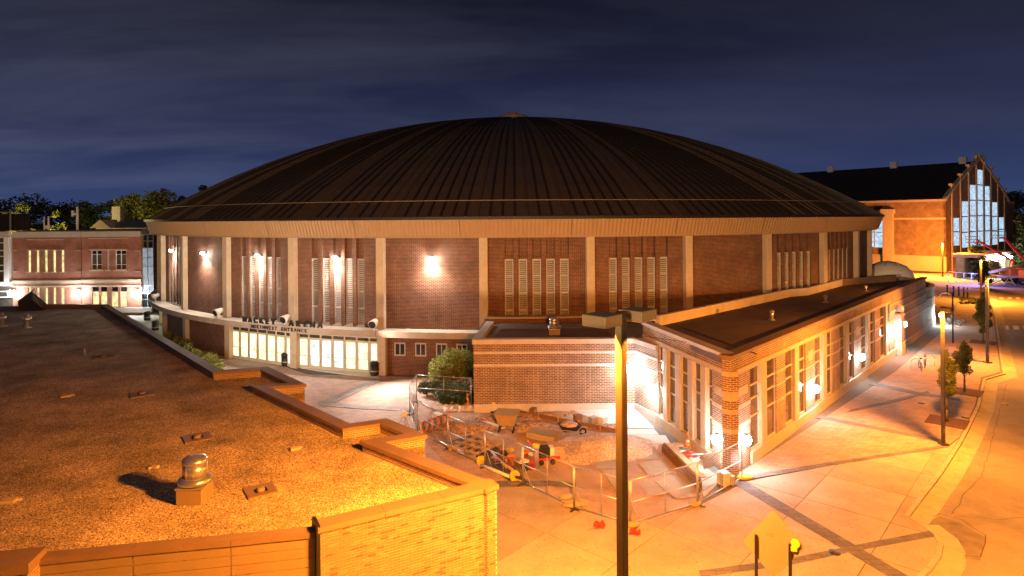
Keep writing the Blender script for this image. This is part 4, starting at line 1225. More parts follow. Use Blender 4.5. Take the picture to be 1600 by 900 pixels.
# ================================================================== STREET LAMPS
def head_box(parent, c, size, h, rz, tilt=0):
    mb = MB(); mb.cbox((c[0], c[1], c[2]), (size, size, h), rz); o = build('lamp_head', mb, 'siding', parent, bevel=.012)
    mb = MB(); mb.cbox((c[0], c[1], c[2] - h / 2 - .003), (size * .78, size * .78, .006), rz); build('lens', mb, 'lamp_sodium', o, world=False)
    return o
def street_lamp(p, h, w, heads, label, power, base=True, color=SODIUM, hs=.5, tilts=None):
    t = thing('street_lamp', label, 'street lamp', p, 0, 'bronze shoebox street lamps')
    mb = MB().cbox((0, 0, .1 + (h - .1) / 2), (w, w, h - .1), R_(40)); build('pole', mb, 'bronze_pole', t, bevel=.01)
    mb = MB().cbox((-.02, -w * .62, .75), (.1, .02, .22), R_(40)); build('access_plate', mb, 'siding', t)
    mb = MB().box(-w * 1.1, w * 1.1, -w * 1.1, w * 1.1, 0, .1); build('base', mb, 'bronze_pole', t)
    for hx, hy, pw in heads:
        L = math.hypot(hx, hy)
        mb = MB().tube((0, 0, h - .12), (hx * .7, hy * .7, h - .12), .05, n=6); build('arm', mb, 'bronze_pole', t)
        head_box(t, (hx, hy, h - .1), hs, .2, R_(45))
        q = Vector(p) + Vector((hx, hy, h - .225))
        tl = tilts[heads.index((hx, hy, pw))] if tilts else (hx * .25, hy * .25)
        area_light('lamp_light', q, q + Vector((tl[0], tl[1], -1)), power * pw, color, .36, .36)
    return t
p1 = dp(970, 487, 11.0)
street_lamp((p1.x, 11.0, 0), p1.z, .155, [(-.37, -.26, 1.15), (.36, .30, 1.7)], 'tall double-headed lamp post nearest the camera, in front of the fence', 8000, tilts=[(-1.4, .75), (.35, .45)])
p2 = gp(1474, 695); p2h = dp(1474, 479, p2.y).z
street_lamp((p2.x, p2.y, 0), p2h, .16, [(-.1, -.42, 1.0)], 'lamp post beside the nearest young tree and kerb', 5600, tilts=[(-.75, .25)])
p3 = gp(1543, 567); p3h = dp(1543, 430, p3.y).z
street_lamp((p3.x, p3.y, 0), p3h, .2, [(.1, -.42, 1.0)], 'lamp post at the kerb behind the second young tree', 5600, tilts=[(-.6, -.1)])
p4 = gp(1533, 470); p4h = dp(1533, 404, p4.y).z
street_lamp((p4.x, p4.y, 0), p4h, .2, [(0, -.4, 1.0)], 'distant lamp post behind the slender street tree', 6000)
street_lamp((19.5, 15.5, -.12), 7.2, .16, [(-.3, -.3, 1.0)], 'assumed lamp post across the road, just outside the view at right', 3600)  # assumed lamp, out of view, for the orange light on the road
p5 = gp(1473, 432); p5h = dp(1473, 378, p5.y).z
street_lamp((p5.x, p5.y, 0), p5h, .25, [(-.2, -.4, 1.0)], 'pale lamp post in front of the far brick hall\'s corner', 16000)
qh = Vector((p5.x - .3, p5.y + .3, p5h - .4)); area_light('lamp_light', qh, dp(1436, 408, 130), 8000, SODIUM, .5, .4)
# assumed lamps, out of sight, on the parking deck the view is from
deck = MB(); deck.box(-70, 70, -45, -1.4, 9.75, 10.05); dk = build('parking_deck', deck, 'kerb', kind='structure')
mb = MB().box(-70, 70, -1.7, -1.4, 10.052, 11.0); build('deck_parapet', mb, 'kerb', dk, world=True)
def assumed_deck_lamp(x, y, tx, power, label, color):
    t = thing('assumed_deck_lamp', label, 'lamp post', (x, y, 10.05), 0, 'assumed lamp posts on the parking deck')
    mb = MB().tube((0, 0, 0), (0, 0, 3.8), .09, n=8); build('pole', mb, 'bronze_pole', t)
    mb = MB().cbox((0, .35, 3.95), (.6, .7, .22), 0, R_(35)); build('lamp_head', mb, 'bronze_pole', t)
    q = Vector((x, y + .75, 13.85))
    area_light('lamp_light', q, Vector((tx, 60, 11)), power, color, .5, .4)
assumed_deck_lamp(-24, -30, -14, 27000, 'assumed deck lamp post to the left behind the view', (1.0, 0.66, 0.36))
assumed_deck_lamp(22, -30, 22, 15000, 'assumed deck lamp post to the right behind the view', (1.0, 0.5, 0.16))
def added_plaza_lamp(x, y, h, power, label):
    t = thing('added_plaza_lamp', label, 'lamp post', (x, y, 0))
    mb = MB().tube((0, 0, 0), (0, 0, h), .07, n=8); build('pole', mb, 'black_metal', t)
    mb = MB(); mb.lathe([(.3, 0), (.34, .05), (.1, .16), (.02, .2)], 14, (0, 0, h + .2)); build('hood', mb, 'black_metal', t)
    mb = MB(); mb.lathe([(.08, 0), (.1, .2)], 10, (0, 0, h)); build('lens', mb, 'lamp_white', t)
    for dx, dy in ((.35, .35), (-.35, .3)): point_light('lamp_light', (x + dx, y + dy, h), power / 2, WARMW, .15)
added_plaza_lamp(-19.6, 39.8, 1.75, 1900, 'added low plaza lamp post, hidden behind the gravel roof parapet')  # added out of sight to brighten the arena's lower left wall
# white plaza floods
for deg, pw in ((-33.4, 5000), (-23.3, 5500), (-13.4, 6500)):
    a = AC + Vector(pol(46.2, deg, 3.95)); b = AC + Vector(pol(57, deg, 0))
    if deg > -15: b = AC + Vector(pol(52.5, -4.5, .4))
    spot_light('flood_light', a, b, pw, WARMW, 110, 1.0, .2)

# ================================================================== TREES AND SHRUBS
def foliage(clumps, n, size, rnd_, flat=.6):
    """many small leaf sprays through the volume of each clump (x, y, z, rx, rz)"""
    mb = MB()
    tot = sum(c[3] ** 2 * c[4] for c in clumps)
    for x, y, z, rx, rz in clumps:
        k = int(n * rx * rx * rz / tot) + 1
        for _ in range(k):
            u = rnd_.uniform(-1, 1); a = rnd_.uniform(0, 6.283); r = rnd_.random() ** .42
            s_ = math.sqrt(1 - u * u)
            c = Vector((x + rx * r * s_ * math.cos(a), y + rx * r * s_ * math.sin(a), z + rz * r * u))
            e1 = Vector((rnd_.gauss(0, 1), rnd_.gauss(0, 1), rnd_.gauss(0, flat))).normalized()
            e2 = e1.cross(Vector((rnd_.gauss(0, 1), rnd_.gauss(0, 1), rnd_.gauss(0, 1)))).normalized()
            w = size * rnd_.uniform(.6, 1.3)
            b = len(mb.v)
            mb.v += [tuple(c - e1 * w), tuple(c + e2 * w * .45), tuple(c + e1 * w), tuple(c - e2 * w * .45)]
            mb.f.append((b, b + 1, b + 2, b + 3)); mb.s.append(False)
    return mb
def tree(p, h, trunk_h, rw, label, leaves=2200, leafsize=.12, seed=1, leafm='leaf', tr=.07, shape='oval', group=None, name='street_tree'):
    rr = random.Random(seed)
    t = thing(name, label, 'tree', p, 0, group)
    mb = MB(); pts = [Vector((0, 0, 0))]; x = y = 0
    for i in range(1, 6):
        x += rr.uniform(-.04, .04) * tr * 8; y += rr.uniform(-.04, .04) * tr * 8
        pts.append(Vector((x, y, h * .88 * i / 5)))
    for i in range(5): mb.tube(pts[i], pts[i + 1], tr * (1 - i * .18), tr * (1 - (i + 1) * .18), 7)
    clumps = []
    nl = 11 if shape == 'oval' else 9
    for i in range(nl):
        f = (i + .5) / nl
        z = trunk_h + (h - trunk_h) * f
        prof = math.sin(PI * min(1, f * .86 + .14)) ** .7 if shape == 'oval' else (math.sin(PI * (f * .75 + .2)))
        for k in range(2 if shape == 'oval' else 3):
            a = rr.uniform(0, 6.283); rad = rw * prof * rr.uniform(.1, .6)
            c = Vector((rad * math.cos(a), rad * math.sin(a), z + rr.uniform(-.1, .1) * h * .3))
            rx = rw * prof * rr.uniform(.45, .72) + .06 * rw
            clumps.append((c.x, c.y, c.z, rx, max(rx * rr.uniform(.7, 1.1), (h - trunk_h) / nl * .8)))
            zb = max(trunk_h * .8, z - rad * .9)
            k_ = min(4, int(zb / (h * .88) * 5)); base = pts[k_].lerp(pts[k_ + 1], .5)
            mb.tube(base, c, tr * .35, tr * .1, 5)
    build('trunk', mb, 'bark', t)
    build('crown', foliage(clumps, leaves, leafsize, rr), leafm, t)
    return t
def pit(p, w, label):
    mb = MB(); q = [p + (FU * a + FN * b) for a, b in ((-w, -w), (w, -w), (w, w), (-w, w))]
    mb.prism([(v.x, v.y) for v in q], -.02, .028); build('tree_pit', mb, 'mulch', pavement)
for px, py, ptop, w, lb, sd in ((1480, 659, 549, 13, 'young street tree nearest the camera, beside the lamp post', 3), (1507, 612, 532, 13, 'second young street tree, with an upright leafy crown', 4), (1536, 535, 458, 10, 'narrow upright street tree in front of the lamp post', 5)):
    p = gp(px, py); h = dp(px, ptop, p.y).z
    tree(p, h, h * (.36 if py > 600 else .22), w * p.y / FOC * 1.12, lb, 5200, .075 if py > 600 else .12, sd, group='young trees along the kerb')
    pit(p, .95, '')
p = gp(1534, 448); tree(p, 5.2, .8, 1.3, 'farthest street tree, dark, by the blue-lit wall', 900, .3, 9, 'leaf_dark', group='young trees along the kerb')
p = gp(1527, 432); tree(p, 6.6, .9, 2.0, 'dim tree standing in front of the far hall\'s lit canopy', 900, .35, 10, 'leaf_dark')
p = gp(1552, 440); tree(p, 4.0, .9, 1.4, 'small tree beside the boom lift and blue pole', 700, .3, 19, 'leaf')

def shrub(p, clumps, n, size, label, m, seed, name='shrub', cat='shrub', group=None):
    rr = random.Random(seed)
    t = thing(name, label, cat, p, 0, group)
    mb = MB()
    for c in clumps:
        for k in range(3): mb.tube((c[0] * .3, c[1] * .3, 0), (c[0] + rr.uniform(-.2, .2), c[1] + rr.uniform(-.2, .2), c[2]), .03, .01, 5)
    build('stem', mb, 'bark', t)
    build('foliage', foliage(clumps, n, size, rr), m, t)
bp = gp(705, 607)
shrub(Vector((bp.x, bp.y, 0)), [(-.7, .3, 1.3, .95, .9), (.7, .2, 1.7, 1.05, 1.0), (.1, -.2, 2.1, .9, .75), (1.3, .4, 1.0, .8, .8), (-.2, .5, .9, 1.0, .8), (-1.1, .3, .8, .6, .6)], 5200, .11, 'large rounded yellow-green shrub against the arena wall', 'leaf_bush', 21)
hb = gp(690, 628)
for k, (dx, dy, r) in enumerate(((-1.1, 1.6, .8), (-.1, .7, .9), (.9, .2, 1.0), (1.9, -.1, .95), (.6, 1.5, .9), (1.7, 1.2, .9), (2.3, .7, .8), (-.6, 2.3, .7), (.2, -.5, .6), (1.3, -.9, .6))):
    nm = ['low grey-green shrub at the bed\'s back left tip', 'low grey-green shrub at the bed\'s left edge', 'low grey-green shrub in the middle of the bed', 'low grey-green shrub close to the wing\'s corner', 'low shrub right below the tall rounded one', 'low shrub behind the fence\'s back corner post', 'low shrub touching the wing\'s brick flank', 'smallest shrub tucked by the ticket windows', 'low shrub bulging onto the plaza edge of the bed', 'low shrub behind the orange cone'][k]
    rr = random.Random(50 + k)
    cl = [(rr.uniform(-.4, .4) * r, rr.uniform(-.4, .4) * r, rr.uniform(.3, .75) * r, r * .55, r * .5) for _ in range(4)]
    shrub(Vector((hb.x + dx, hb.y + dy, 0)), cl, 1100, .085, nm, 'leaf_hedge', 60 + k, group='low shrubs in the planting bed')
sheet('planting_bed', G2((650, 590), (672, 625), (694, 645), (742, 640), (742, 590)), .012, 'earth')
# plants peeping over the far parapet of the gravel roof
k = 0
for px, py in ((264, 533), (276, 540), (287, 547), (297, 553), (309, 560), (321, 567), (331, 573), (342, 580)):
    p = gp(px + 1, py + 5); rr = random.Random(80 + k)
    cl = [(rr.uniform(-.3, .3), rr.uniform(-.3, .3), rr.uniform(.3, .9), .42, .5) for _ in range(3)]
    nm = ['at the far end of', 'second from the far end of', 'third from the far end of', 'in the middle of', 'just past the middle of', 'third from the near end of', 'next to last at the near end of', 'largest, at the near end of'][k]
    shrub(p, cl, 480, .1, 'leafy plant ' + nm + ' the strip beyond the gravel roof', 'leaf_bush', 90 + k, 'strip_plant', 'plant', 'plants in the strip behind the gravel roof')
    k += 1

# ================================================================== LEFT BUILDING
LY = 77.0
lb = thing('classroom_building', 'two-storey red brick building with pale bands and lit slit windows', 'building', (dp(120, 450, LY).x, LY, 0))
def LX(px, py=420): return dp(px, py, LY).x
def LZ(py, px=120): return dp(px, py, LY).z
def lbx(name, m, px0, px1, d0, d1, py1, py0, parent=None, kind=None):
    return build(name, MB().box(LX(px0), LX(px1), LY - d1, LY - d0, LZ(py0, (px0 + px1) / 2), LZ(py1, (px0 + px1) / 2)), m, parent or lb, world=True, kind=kind)
def wallgrid(px0, px1, py0, py1, holes):
    """brick face with openings: the wall cut into pieces round them"""
    xs_ = sorted({px0, px1, *[h[0] for h in holes], *[h[1] for h in holes]})
    for a, b in zip(xs_[:-1], xs_[1:]):
        hs = sorted([h for h in holes if h[0] <= a and h[1] >= b], key=lambda h: h[2]); y = py0
        for h in hs:
            if h[2] > y: lbx('wall', 'left_brick', a, b, -.3, 0, y, h[2])
            y = h[3]
        if y < py1: lbx('wall', 'left_brick', a, b, -.3, 0, y, py1)
sl_ = [(c - 2.3, c + 2.3) for c in (46, 59, 72, 85, 98)]
holes = [(a, b, 391, 425) for a, b in sl_] + [(a, b, 449.5, 475) for a, b in sl_]
wallgrid(20, 127, 371, 490, holes)
big = [(142.5, 159.5, 391, 421.5), (168, 171.5, 391, 421.5), (180.5, 197.5, 391, 421.5)]
low = [(144, 154, 448.5, 479), (157, 167, 448.5, 479), (174, 184, 448.5, 479), (187.5, 198, 448.5, 479)]
wallgrid(128, 221, 370, 490, big + low)
lbx('backing', 'left_brick', 20, 221, -6.5, -1.2, 371, 492)
lbx('parapet', 'coping_pale', 20, 127.6, -.4, .15, 362, 371); lbx('parapet', 'coping_pale', 128.2, 221, -.4, .15, 361.5, 370)
lbx('roof', 'membrane', 20, 221, -12, -.5, 360, 364)
for a, b, y0, y1 in ((43, 101, 373.5, 375), (43, 101, 390, 391.2), (139, 199, 371.5, 373), (140, 200, 389.2, 391)): lbx('stone_strip', 'cream', a, b, 0, .12, y0, y1)
for a, b in sl_: lbx('sill', 'cream', a - 1, b + 1, 0, .15, 425, 426.2)
for a, b, _, _ in big: lbx('sill', 'cream', a - 2, b + 2, 0, .15, 421.6, 423.4)
for a, b in ((20, 27), (119, 127), (129, 130), (212, 221)): 
    for y in (391, 424): lbx('stone_strip', 'cream', a, b, 0, .1, y, y + 1.3)
lbx('band_course', 'cream', 20, 127.6, 0, .2, 438, 442.5); lbx('band_course', 'cream', 128, 221, 0, .2, 436.5, 441); lbx('band_course', 'cream', 20, 127.6, 0, .12, 446.3, 448.3); lbx('band_course', 'cream', 128, 221, 0, .12, 445.6, 448)
lbx('base_course', 'concrete_ledge', 128, 238, 0, .3, 480.5, 488)
for a, b, y0, y1 in holes:
    o = lbx('window', 'win_glow', a, b, -.2, -.15, y0, y1)
    lbx('mullion', 'frame_cream', a, b, -.14, -.1, y0 + 8.5, y0 + 9.2, o)
for a, b, y0, y1 in big:
    o = lbx('window_frame', 'white_paint', a, a + .8, -.16, -.06, y0, y1)
    lbx('mullion', 'white_paint', b - .8, b, -.16, -.06, y0, y1, o)
    for f in ((.48, .52),) if b - a > 8 else ():
        lbx('mullion', 'white_paint', a + (b - a) * f[0], a + (b - a) * f[1], -.16, -.06, y0 + .6, y1 - .6, o)
    for i, yy in enumerate((y0, y0 + 6, y0 + 22, y1 - .8)): lbx('mullion', 'white_paint', a + .8, b - .8, -.161, -.065, yy, yy + .7, o)
    lbx('pane', 'dark_glass', a + .8, b - .8, -.2, -.17, y0, y0 + 6, o); lbx('pane', 'office_glass', a + .8, b - .8, -.2, -.17, y0 + 6, y1, o)
for a, b, y0, y1 in low:
    o = lbx('window', 'win_glow', a, b, -.2, -.15, y0 + 8, y1); lbx('pane', 'dark_glass', a, b, -.2, -.15, y0, y0 + 7.6, o); lbx('mullion', 'frame_cream', a, b, -.15, -.1, y0 + 7, y0 + 8.2, o)
# glazed stair on its right, white-framed glazing on its left
for i, (y0, y1) in enumerate(((367, 376), (377, 387), (388, 402), (403, 416), (417, 431), (432, 446), (447, 458), (459, 468), (469, 480))):
    for a, b in ((221.6, 229), (229.8, 238)): lbx('stair_pane', 'stair_glow' if 1 < i < 7 else 'dark_glass', a, b, -.3, -.25, y0, y1)
for y in (366, 376, 387, 402, 416, 431, 446, 458, 468): lbx('mullion', 'steel', 221.5, 238, -.24, -.14, y, y + 1)
for x in (221, 229, 238): lbx('mullion', 'steel', x, x + .8, -.245, -.135, 366, 480)
lbx('stair_parapet', 'membrane', 221, 240, -6, -.1, 357, 365.8)
lbx('corner_column', 'white_paint', 10, 17.5, -.4, .4, 371, 440); lbx('corner_column', 'white_paint', -12, 19.5, -.4, .42, 440, 446)
lbx('corner_parapet', 'coping_pale', -20, 19.6, -.5, .5, 362, 370.6)
for y in (370.6, 379, 391, 400, 414, 423): lbx('mullion', 'white_paint', -15, 9.8, -.2, .0, y, y + 1.2)
lbx('corner_glass', 'office_glass', -15, 9.9, -.4, -.3, 371, 439.8)
for y in (446, 455, 464): lbx('mullion', 'white_paint', -15, 20, -.2, .0, y, y + 1)
lbx('corner_glass', 'office_glass', -15, 20, -.4, -.3, 446, 490)
lbx('penthouse', 'dark_slate', -25, 9, -4, -.6, 334, 361); lbx('penthouse_rail', 'steel', -25, 12, -.55, -.4, 331, 332.2); lbx('penthouse_rail', 'steel', 11.4, 12.6, -.56, -.39, 327, 361)
for px, lab, pw in ((22, 'leftmost glaring white lamp on the far-left brick building', 340), (123, 'middle glaring white lamp on the far-left brick building', 380), (214, 'rightmost glaring white lamp on the far-left brick building', 420)):
    p = dp(px, 457, LY - .1)
    t = thing('wall_lamp', lab, 'wall lamp', p, 0, 'white lamps on the far-left building')
    mb = MB().box(-.2, .2, -.1, .05, -.35, .35); build('back_plate', mb, 'black_metal', t)
    mb = MB(); mb.lathe([(.06, .42), (.22, .36), (.24, .3)], 12, (0, -.35, 0)); build('hood', mb, 'black_metal', t)
    mb = MB(); mb.lathe([(.3, .29), (.4, .05), (.36, -.25), (.1, -.42)], 12, (0, -.35, 0)); build('globe', mb, 'lamp_white', t)
    point_light('lamp_light', p + Vector((0, -1.1, 0)), pw, HALIDE, .3)
# masts on its roof
for px, y0, y1, lab, r in ((121, 356, 323, 'tallest white antenna mast on the far-left building\'s roof', .16), (76, 358, 338, 'short white mast with a box on the far-left roof', .12), (69, 358, 339, 'thin mast beside the boxed mast on the far-left roof', .07)):
    p = dp(px, y0, LY + 5); q = dp(px, y1, LY + 5)
    t = thing('antenna_mast', lab, 'mast', (p.x, p.y, p.z - .6)); h = q.z - p.z + .6
    mb = MB().tube((0, 0, 0), (0, 0, h), r, n=8); build('pole', mb, 'white_paint', t)
    if px == 121: mb = MB().box(-.6, -.14, -.1, .1, h * .68, h * .75); mb.box(-.7, -.5, -.12, .12, h * .62, h * .85); build('antenna', mb, 'white_paint', t)
    if px == 76: mb = MB().box(-.3, .3, -.2, .2, .6, 1.1); build('antenna_box', mb, 'white_paint', t)
# house with a slate roof behind
hp = dp(185, 350, 100); hs = thing('slate_house', 'house with green slate roof and small pale gable behind the brick building', 'house', (hp.x, 100, 0))
xa, xb = dp(150, 350, 100).x - hp.x, dp(238, 350, 100).x - hp.x; ze, zr = dp(185, 356, 100).z, dp(185, 343, 100).z
mb = MB().box(xa, xb, 0, 8, 0, ze); build('wall', mb, 'cream', hs)
mb = MB(); mb.v += [(xa - .5, -.6, ze), (xb + .5, -.6, ze), (xb + .5, 4, zr), (xa + 2.5, 4, zr), (xb + .5, 8.6, ze), (xa - .5, 8.6, ze)]; mb.f += [(0, 1, 2, 3), (2, 4, 5, 3), (0, 3, 5)]; mb.s += [False] * 3; build('roof', mb, 'slate', hs)
gx = dp(164, 350, 100).x - hp.x
mb = MB(); mb.v += [(gx - 1.7, -1.2, ze), (gx + 1.7, -1.2, ze), (gx, -1.2, zr), (gx, 3.0, zr), (gx - 1.7, 1, ze), (gx + 1.7, 1, ze)]; mb.f += [(0, 1, 2), (0, 2, 3, 4), (1, 5, 3, 2)]; mb.s += [False] * 3; build('gable', mb, 'cream', hs)
mb = MB().box(gx - 1.6, gx - .2, 4.2, 5.4, ze, zr + 2.2); build('chimney', mb, 'concrete_ledge', hs)

# far trees
def big_tree(px, ytop, Y, wpx, label, m, seed, n=3400, leaf=.4, group='trees beyond the buildings'):
    rr = random.Random(seed)
    p = dp(px, ytop, Y); h = p.z; w = wpx * Y / FOC / 2
    t = thing('shade_tree', label, 'tree', (p.x, Y, 0), 0, group)
    mb = MB().tube((0, 0, 0), (0, 0, h * .45), .45, .3, 7)
    cl = []
    for i in range(15):
        a = rr.uniform(0, 6.283); f = rr.uniform(.3, .93); rad = w * rr.uniform(.15, .85) * math.sqrt(max(.05, 1 - ((f - .5) / .55) ** 2))
        rx = w * rr.uniform(.36, .6)
        cl.append((rad * math.cos(a), rad * math.sin(a), h * f - rx * .2, rx, rx * .75)); mb.tube((0, 0, h * .35), (rad * math.cos(a), rad * math.sin(a), h * f), .16, .05, 5)
    cl.append((0, 0, h - w * .3, w * .34, w * .3))
    build('trunk', mb, 'bark', t); build('crown', foliage(cl, n, leaf, rr), m, t)
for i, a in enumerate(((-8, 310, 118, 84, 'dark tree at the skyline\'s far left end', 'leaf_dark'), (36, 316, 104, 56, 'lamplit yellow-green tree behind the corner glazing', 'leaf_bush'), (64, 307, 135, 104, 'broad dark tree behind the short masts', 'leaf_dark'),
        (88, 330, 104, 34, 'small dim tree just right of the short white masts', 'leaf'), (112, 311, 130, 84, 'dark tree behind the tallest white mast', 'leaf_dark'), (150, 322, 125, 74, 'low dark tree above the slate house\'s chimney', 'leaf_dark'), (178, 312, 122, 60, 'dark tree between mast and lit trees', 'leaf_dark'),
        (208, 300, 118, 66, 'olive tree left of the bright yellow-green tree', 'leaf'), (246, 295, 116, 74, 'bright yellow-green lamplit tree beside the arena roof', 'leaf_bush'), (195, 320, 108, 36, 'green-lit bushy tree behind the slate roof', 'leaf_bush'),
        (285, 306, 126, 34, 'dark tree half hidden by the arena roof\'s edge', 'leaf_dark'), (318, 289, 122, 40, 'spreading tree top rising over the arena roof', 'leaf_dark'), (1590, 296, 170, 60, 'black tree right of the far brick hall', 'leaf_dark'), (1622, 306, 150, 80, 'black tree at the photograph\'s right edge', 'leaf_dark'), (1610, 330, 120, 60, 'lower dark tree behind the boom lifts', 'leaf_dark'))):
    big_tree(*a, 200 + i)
point_light('lamp_light', dp(236, 364, 106), 30000, (1.0, .85, .3), .4)  # assumed lamps, hidden from view, that light the far trees from below
point_light('lamp_light', dp(196, 364, 101), 4000, (.3, 1.0, .6), .4)
point_light('lamp_light', dp(22, 364, 97), 9000, (1.0, .8, .3), .4)
for px, Y, lab in ((236, 106.6, 'assumed street lamp hidden behind the bright lamplit tree side'), (196, 101.6, 'assumed green-tinted lamp hidden behind the slate house roof'), (22, 97.6, 'assumed street lamp hidden behind the far-left building')):
    p = dp(px, 368, Y); t = thing('street_lamp', lab, 'street lamp', (p.x, Y, 0), 0, 'assumed lamps behind the left building')
    mb = MB().tube((0, 0, 0), (0, 0, p.z - .3), .1, n=6); build('pole', mb, 'bronze_pole', t)
    mb = MB().box(-.3, .3, -.1, .5, p.z + .9, p.z + 1.05); build('lamp_head', mb, 'bronze_pole', t)

# ================================================================== THE FAR BRICK HALL
hc = dp(1478, 311, 128.0); HC = Vector((hc.x, 128.0, 0))
HS = Vector((-10.8, 14.0, 0)).normalized()            # along its side wall, away from the corner
HG = Vector((14.0, 10.8, 0)).normalized()             # along its gable front
hall = thing('brick_hall', 'far brick hall with stepped gable, tall lit windows and dark pitched roof', 'building', HC)
SF = Frame(HC, -HS)                                   # side wall: s from -60 to 0
GF = Frame(HC, HG)                                    # gable front: s from 0 to 43
ZE = hc.z; HWd = 43.0; ZRG = 24.1
def hb_(name, m, fr, *q): return build(name, MB().box(*q, fr=fr), m, hall, world=True)
def hall_pieces(fr, s0, s1, z0, z1, holes):
    xs_ = sorted({s0, s1, *[h[0] for h in holes], *[h[1] for h in holes]})
    for a, b in zip(xs_[:-1], xs_[1:]):
        hs = sorted([h for h in holes if h[0] <= a + 1e-6 and h[1] >= b - 1e-6], key=lambda h: h[2]); z = z0
        for h in hs:
            if h[2] > z: hb_('wall', 'back_brick', fr, a, b, -.5, 0, z, h[2])
            z = h[3]
        if z < z1: hb_('wall', 'back_brick', fr, a, b, -.5, 0, z, z1)
W_S = (-16.6, -11.2, 4.6, 10.8)
hall_pieces(SF, -62, 0, 0, ZE - .45, [W_S, (-31, -23, 4.6, 10.8), (-46, -38, 4.6, 10.8)])
hb_('cornice', 'cream', SF, -62, .2, -.5, .5, ZE - .44, ZE); hb_('band_course', 'cream', SF, -62, 0, .0, .15, 10.9, 11.3)
hb_('base_course', 'cream', SF, -62, .1, .0, .4, 0, 3.2)
for a, b, z0, z1 in (W_S, (-31, -23, 4.6, 10.8), (-46, -38, 4.6, 10.8)):
    n = 2 if b - a < 6 else 3
    for i in range(n):
        s0, s1 = a + (b - a) * i / n, a + (b - a) * (i + 1) / n
        for za, zb in ((z0, z0 + 3.5), (z0 + 3.5, z1)):
            o = hb_('window', 'gym_glow', SF, s0 + .1, s1 - .1, -.35, -.3, za + .1, zb - .1)
    hb_('window_frame', 'louvre', SF, a, b, -.3, -.2, z0 + 3.42, z0 + 3.58)
    for i in range(1, n): hb_('window_frame', 'louvre', SF, a + (b - a) * i / n - .1, a + (b - a) * i / n + .1, -.3, -.19, z0, z1)
for s0 in (-10.4, -18.6, -36, -52):
    hb_('buttress', 'cream', SF, s0 - 1.4, s0 + .6, .0, .9, 0, 12.2); hb_('buttress_cap', 'cream', SF, s0 - 1.7, s0 + .9, -.01, 1.2, 12.2, 13.2)
hb_('vent_panel', 'black_metal', SF, -18.0, -12.0, .01, .08, 13.0, 14.0)
# gable: outline steps up in curved shoulders
gm = HWd / 2
def gz(s_):
    f = abs(s_ - gm) / gm
    return ZE + .3 + (ZRG + .6 - ZE) * max(0, (1 - f)) ** .92
tops = {0: 13.6, 1: 17.2, 2: 21.4}
cols = [3.5 + 36.0 * i / 7 for i in range(8)]         # pilasters between the window lights
wl_ = []
hts = [(0, 11.3), (1, 14.9), (2, 18.6), (3, 22.2), (4, 18.6), (5, 14.9), (6, 11.3)]
lights = [(cols[i] + .42, cols[i + 1] - .42, 4.6 if 1 <= i <= 5 else 5.2, hts[i][1]) for i in range(7)]
seg_n = 44
for i in range(seg_n):
    s0, s1 = HWd * i / seg_n, HWd * (i + 1) / seg_n
    z1 = min(gz(s0), gz(s1)) - .3
    zc = 0
    h = [l for l in lights if l[0] < (s0 + s1) / 2 < l[1]]
    if h:
        hb_('wall', 'back_brick', GF, s0, s1, -.5, 0, 0, h[0][2]); 
        if h[0][3] < z1: hb_('wall', 'back_brick', GF, s0, s1, -.5, 0, h[0][3], z1)
    else: hb_('wall', 'back_brick', GF, s0, s1, -.5, 0, 0, z1)
    za, zb = gz(s0), gz(s1)
    mb = MB(); mb.quadbox([GF(s0, .25, za - .4), GF(s1, .25, zb - .4), GF(s1, -.6, zb - .4), GF(s0, -.6, za - .4), GF(s0, .25, za + .15), GF(s1, .25, zb + .15), GF(s1, -.6, zb + .15), GF(s0, -.6, za + .15)])
    build('coping', mb, 'cream', hall, world=True)
for i, s_ in enumerate(cols):
    zt = gz(s_) + .7
    hb_('pilaster', 'cream', GF, s_ - .4, s_ + .4, -.1, .12, 0, zt); hb_('pinnacle', 'cream', GF, s_ - .7, s_ + .7, -.4, .3, zt, zt + .5)
hb_('pinnacle', 'cream', GF, gm - 1.3, gm + 1.3, -.5, .3, ZRG + .7, ZRG + 1.6)
for a, b, z0, z1 in lights:
    k = max(1, round((z1 - z0) / 3.4))
    for j in range(k):
        hb_('window', 'gym_glow', GF, a + .06, b - .06, -.1, -.05, z0 + (z1 - z0) * j / k + .12, z0 + (z1 - z0) * (j + 1) / k - .12)
hb_('end_block', 'back_brick', GF, HWd + .01, HWd + 5, -6, -.2, 0, ZE - .6); hb_('end_coping', 'cream', GF, HWd, HWd + 5.2, -6, .0, ZE - .6, ZE)
hb_('low_front', 'concrete_ledge', GF, 3, 22, .9, 3.5, 0, 3.4)
# roof
def hp_(s_, w, z): return HC + HS * s_ + HG * w + Vector((0, 0, z))
mb = MB()
P = [hp_(0.5, -.7, ZE), hp_(62, -.7, ZE), hp_(62, gm, ZRG), hp_(0.5, gm, ZRG), hp_(0.5, HWd + .5, ZE), hp_(62, HWd + .5, ZE)]
mb.v += [tuple(p) for p in P]; mb.f += [(0, 1, 2, 3), (3, 2, 5, 4)]; mb.s += [False] * 2
build('roof', mb, 'dark_slate', hall, world=True)
for s_ in (3, 17.5, 33, 50):
    p = hp_(s_, gm - .8, ZRG + .3); mb = MB().cbox(p, (1.4, 1.4, 1.6), R_(40)); build('roof_vent', mb, 'white_paint', hall, world=True)
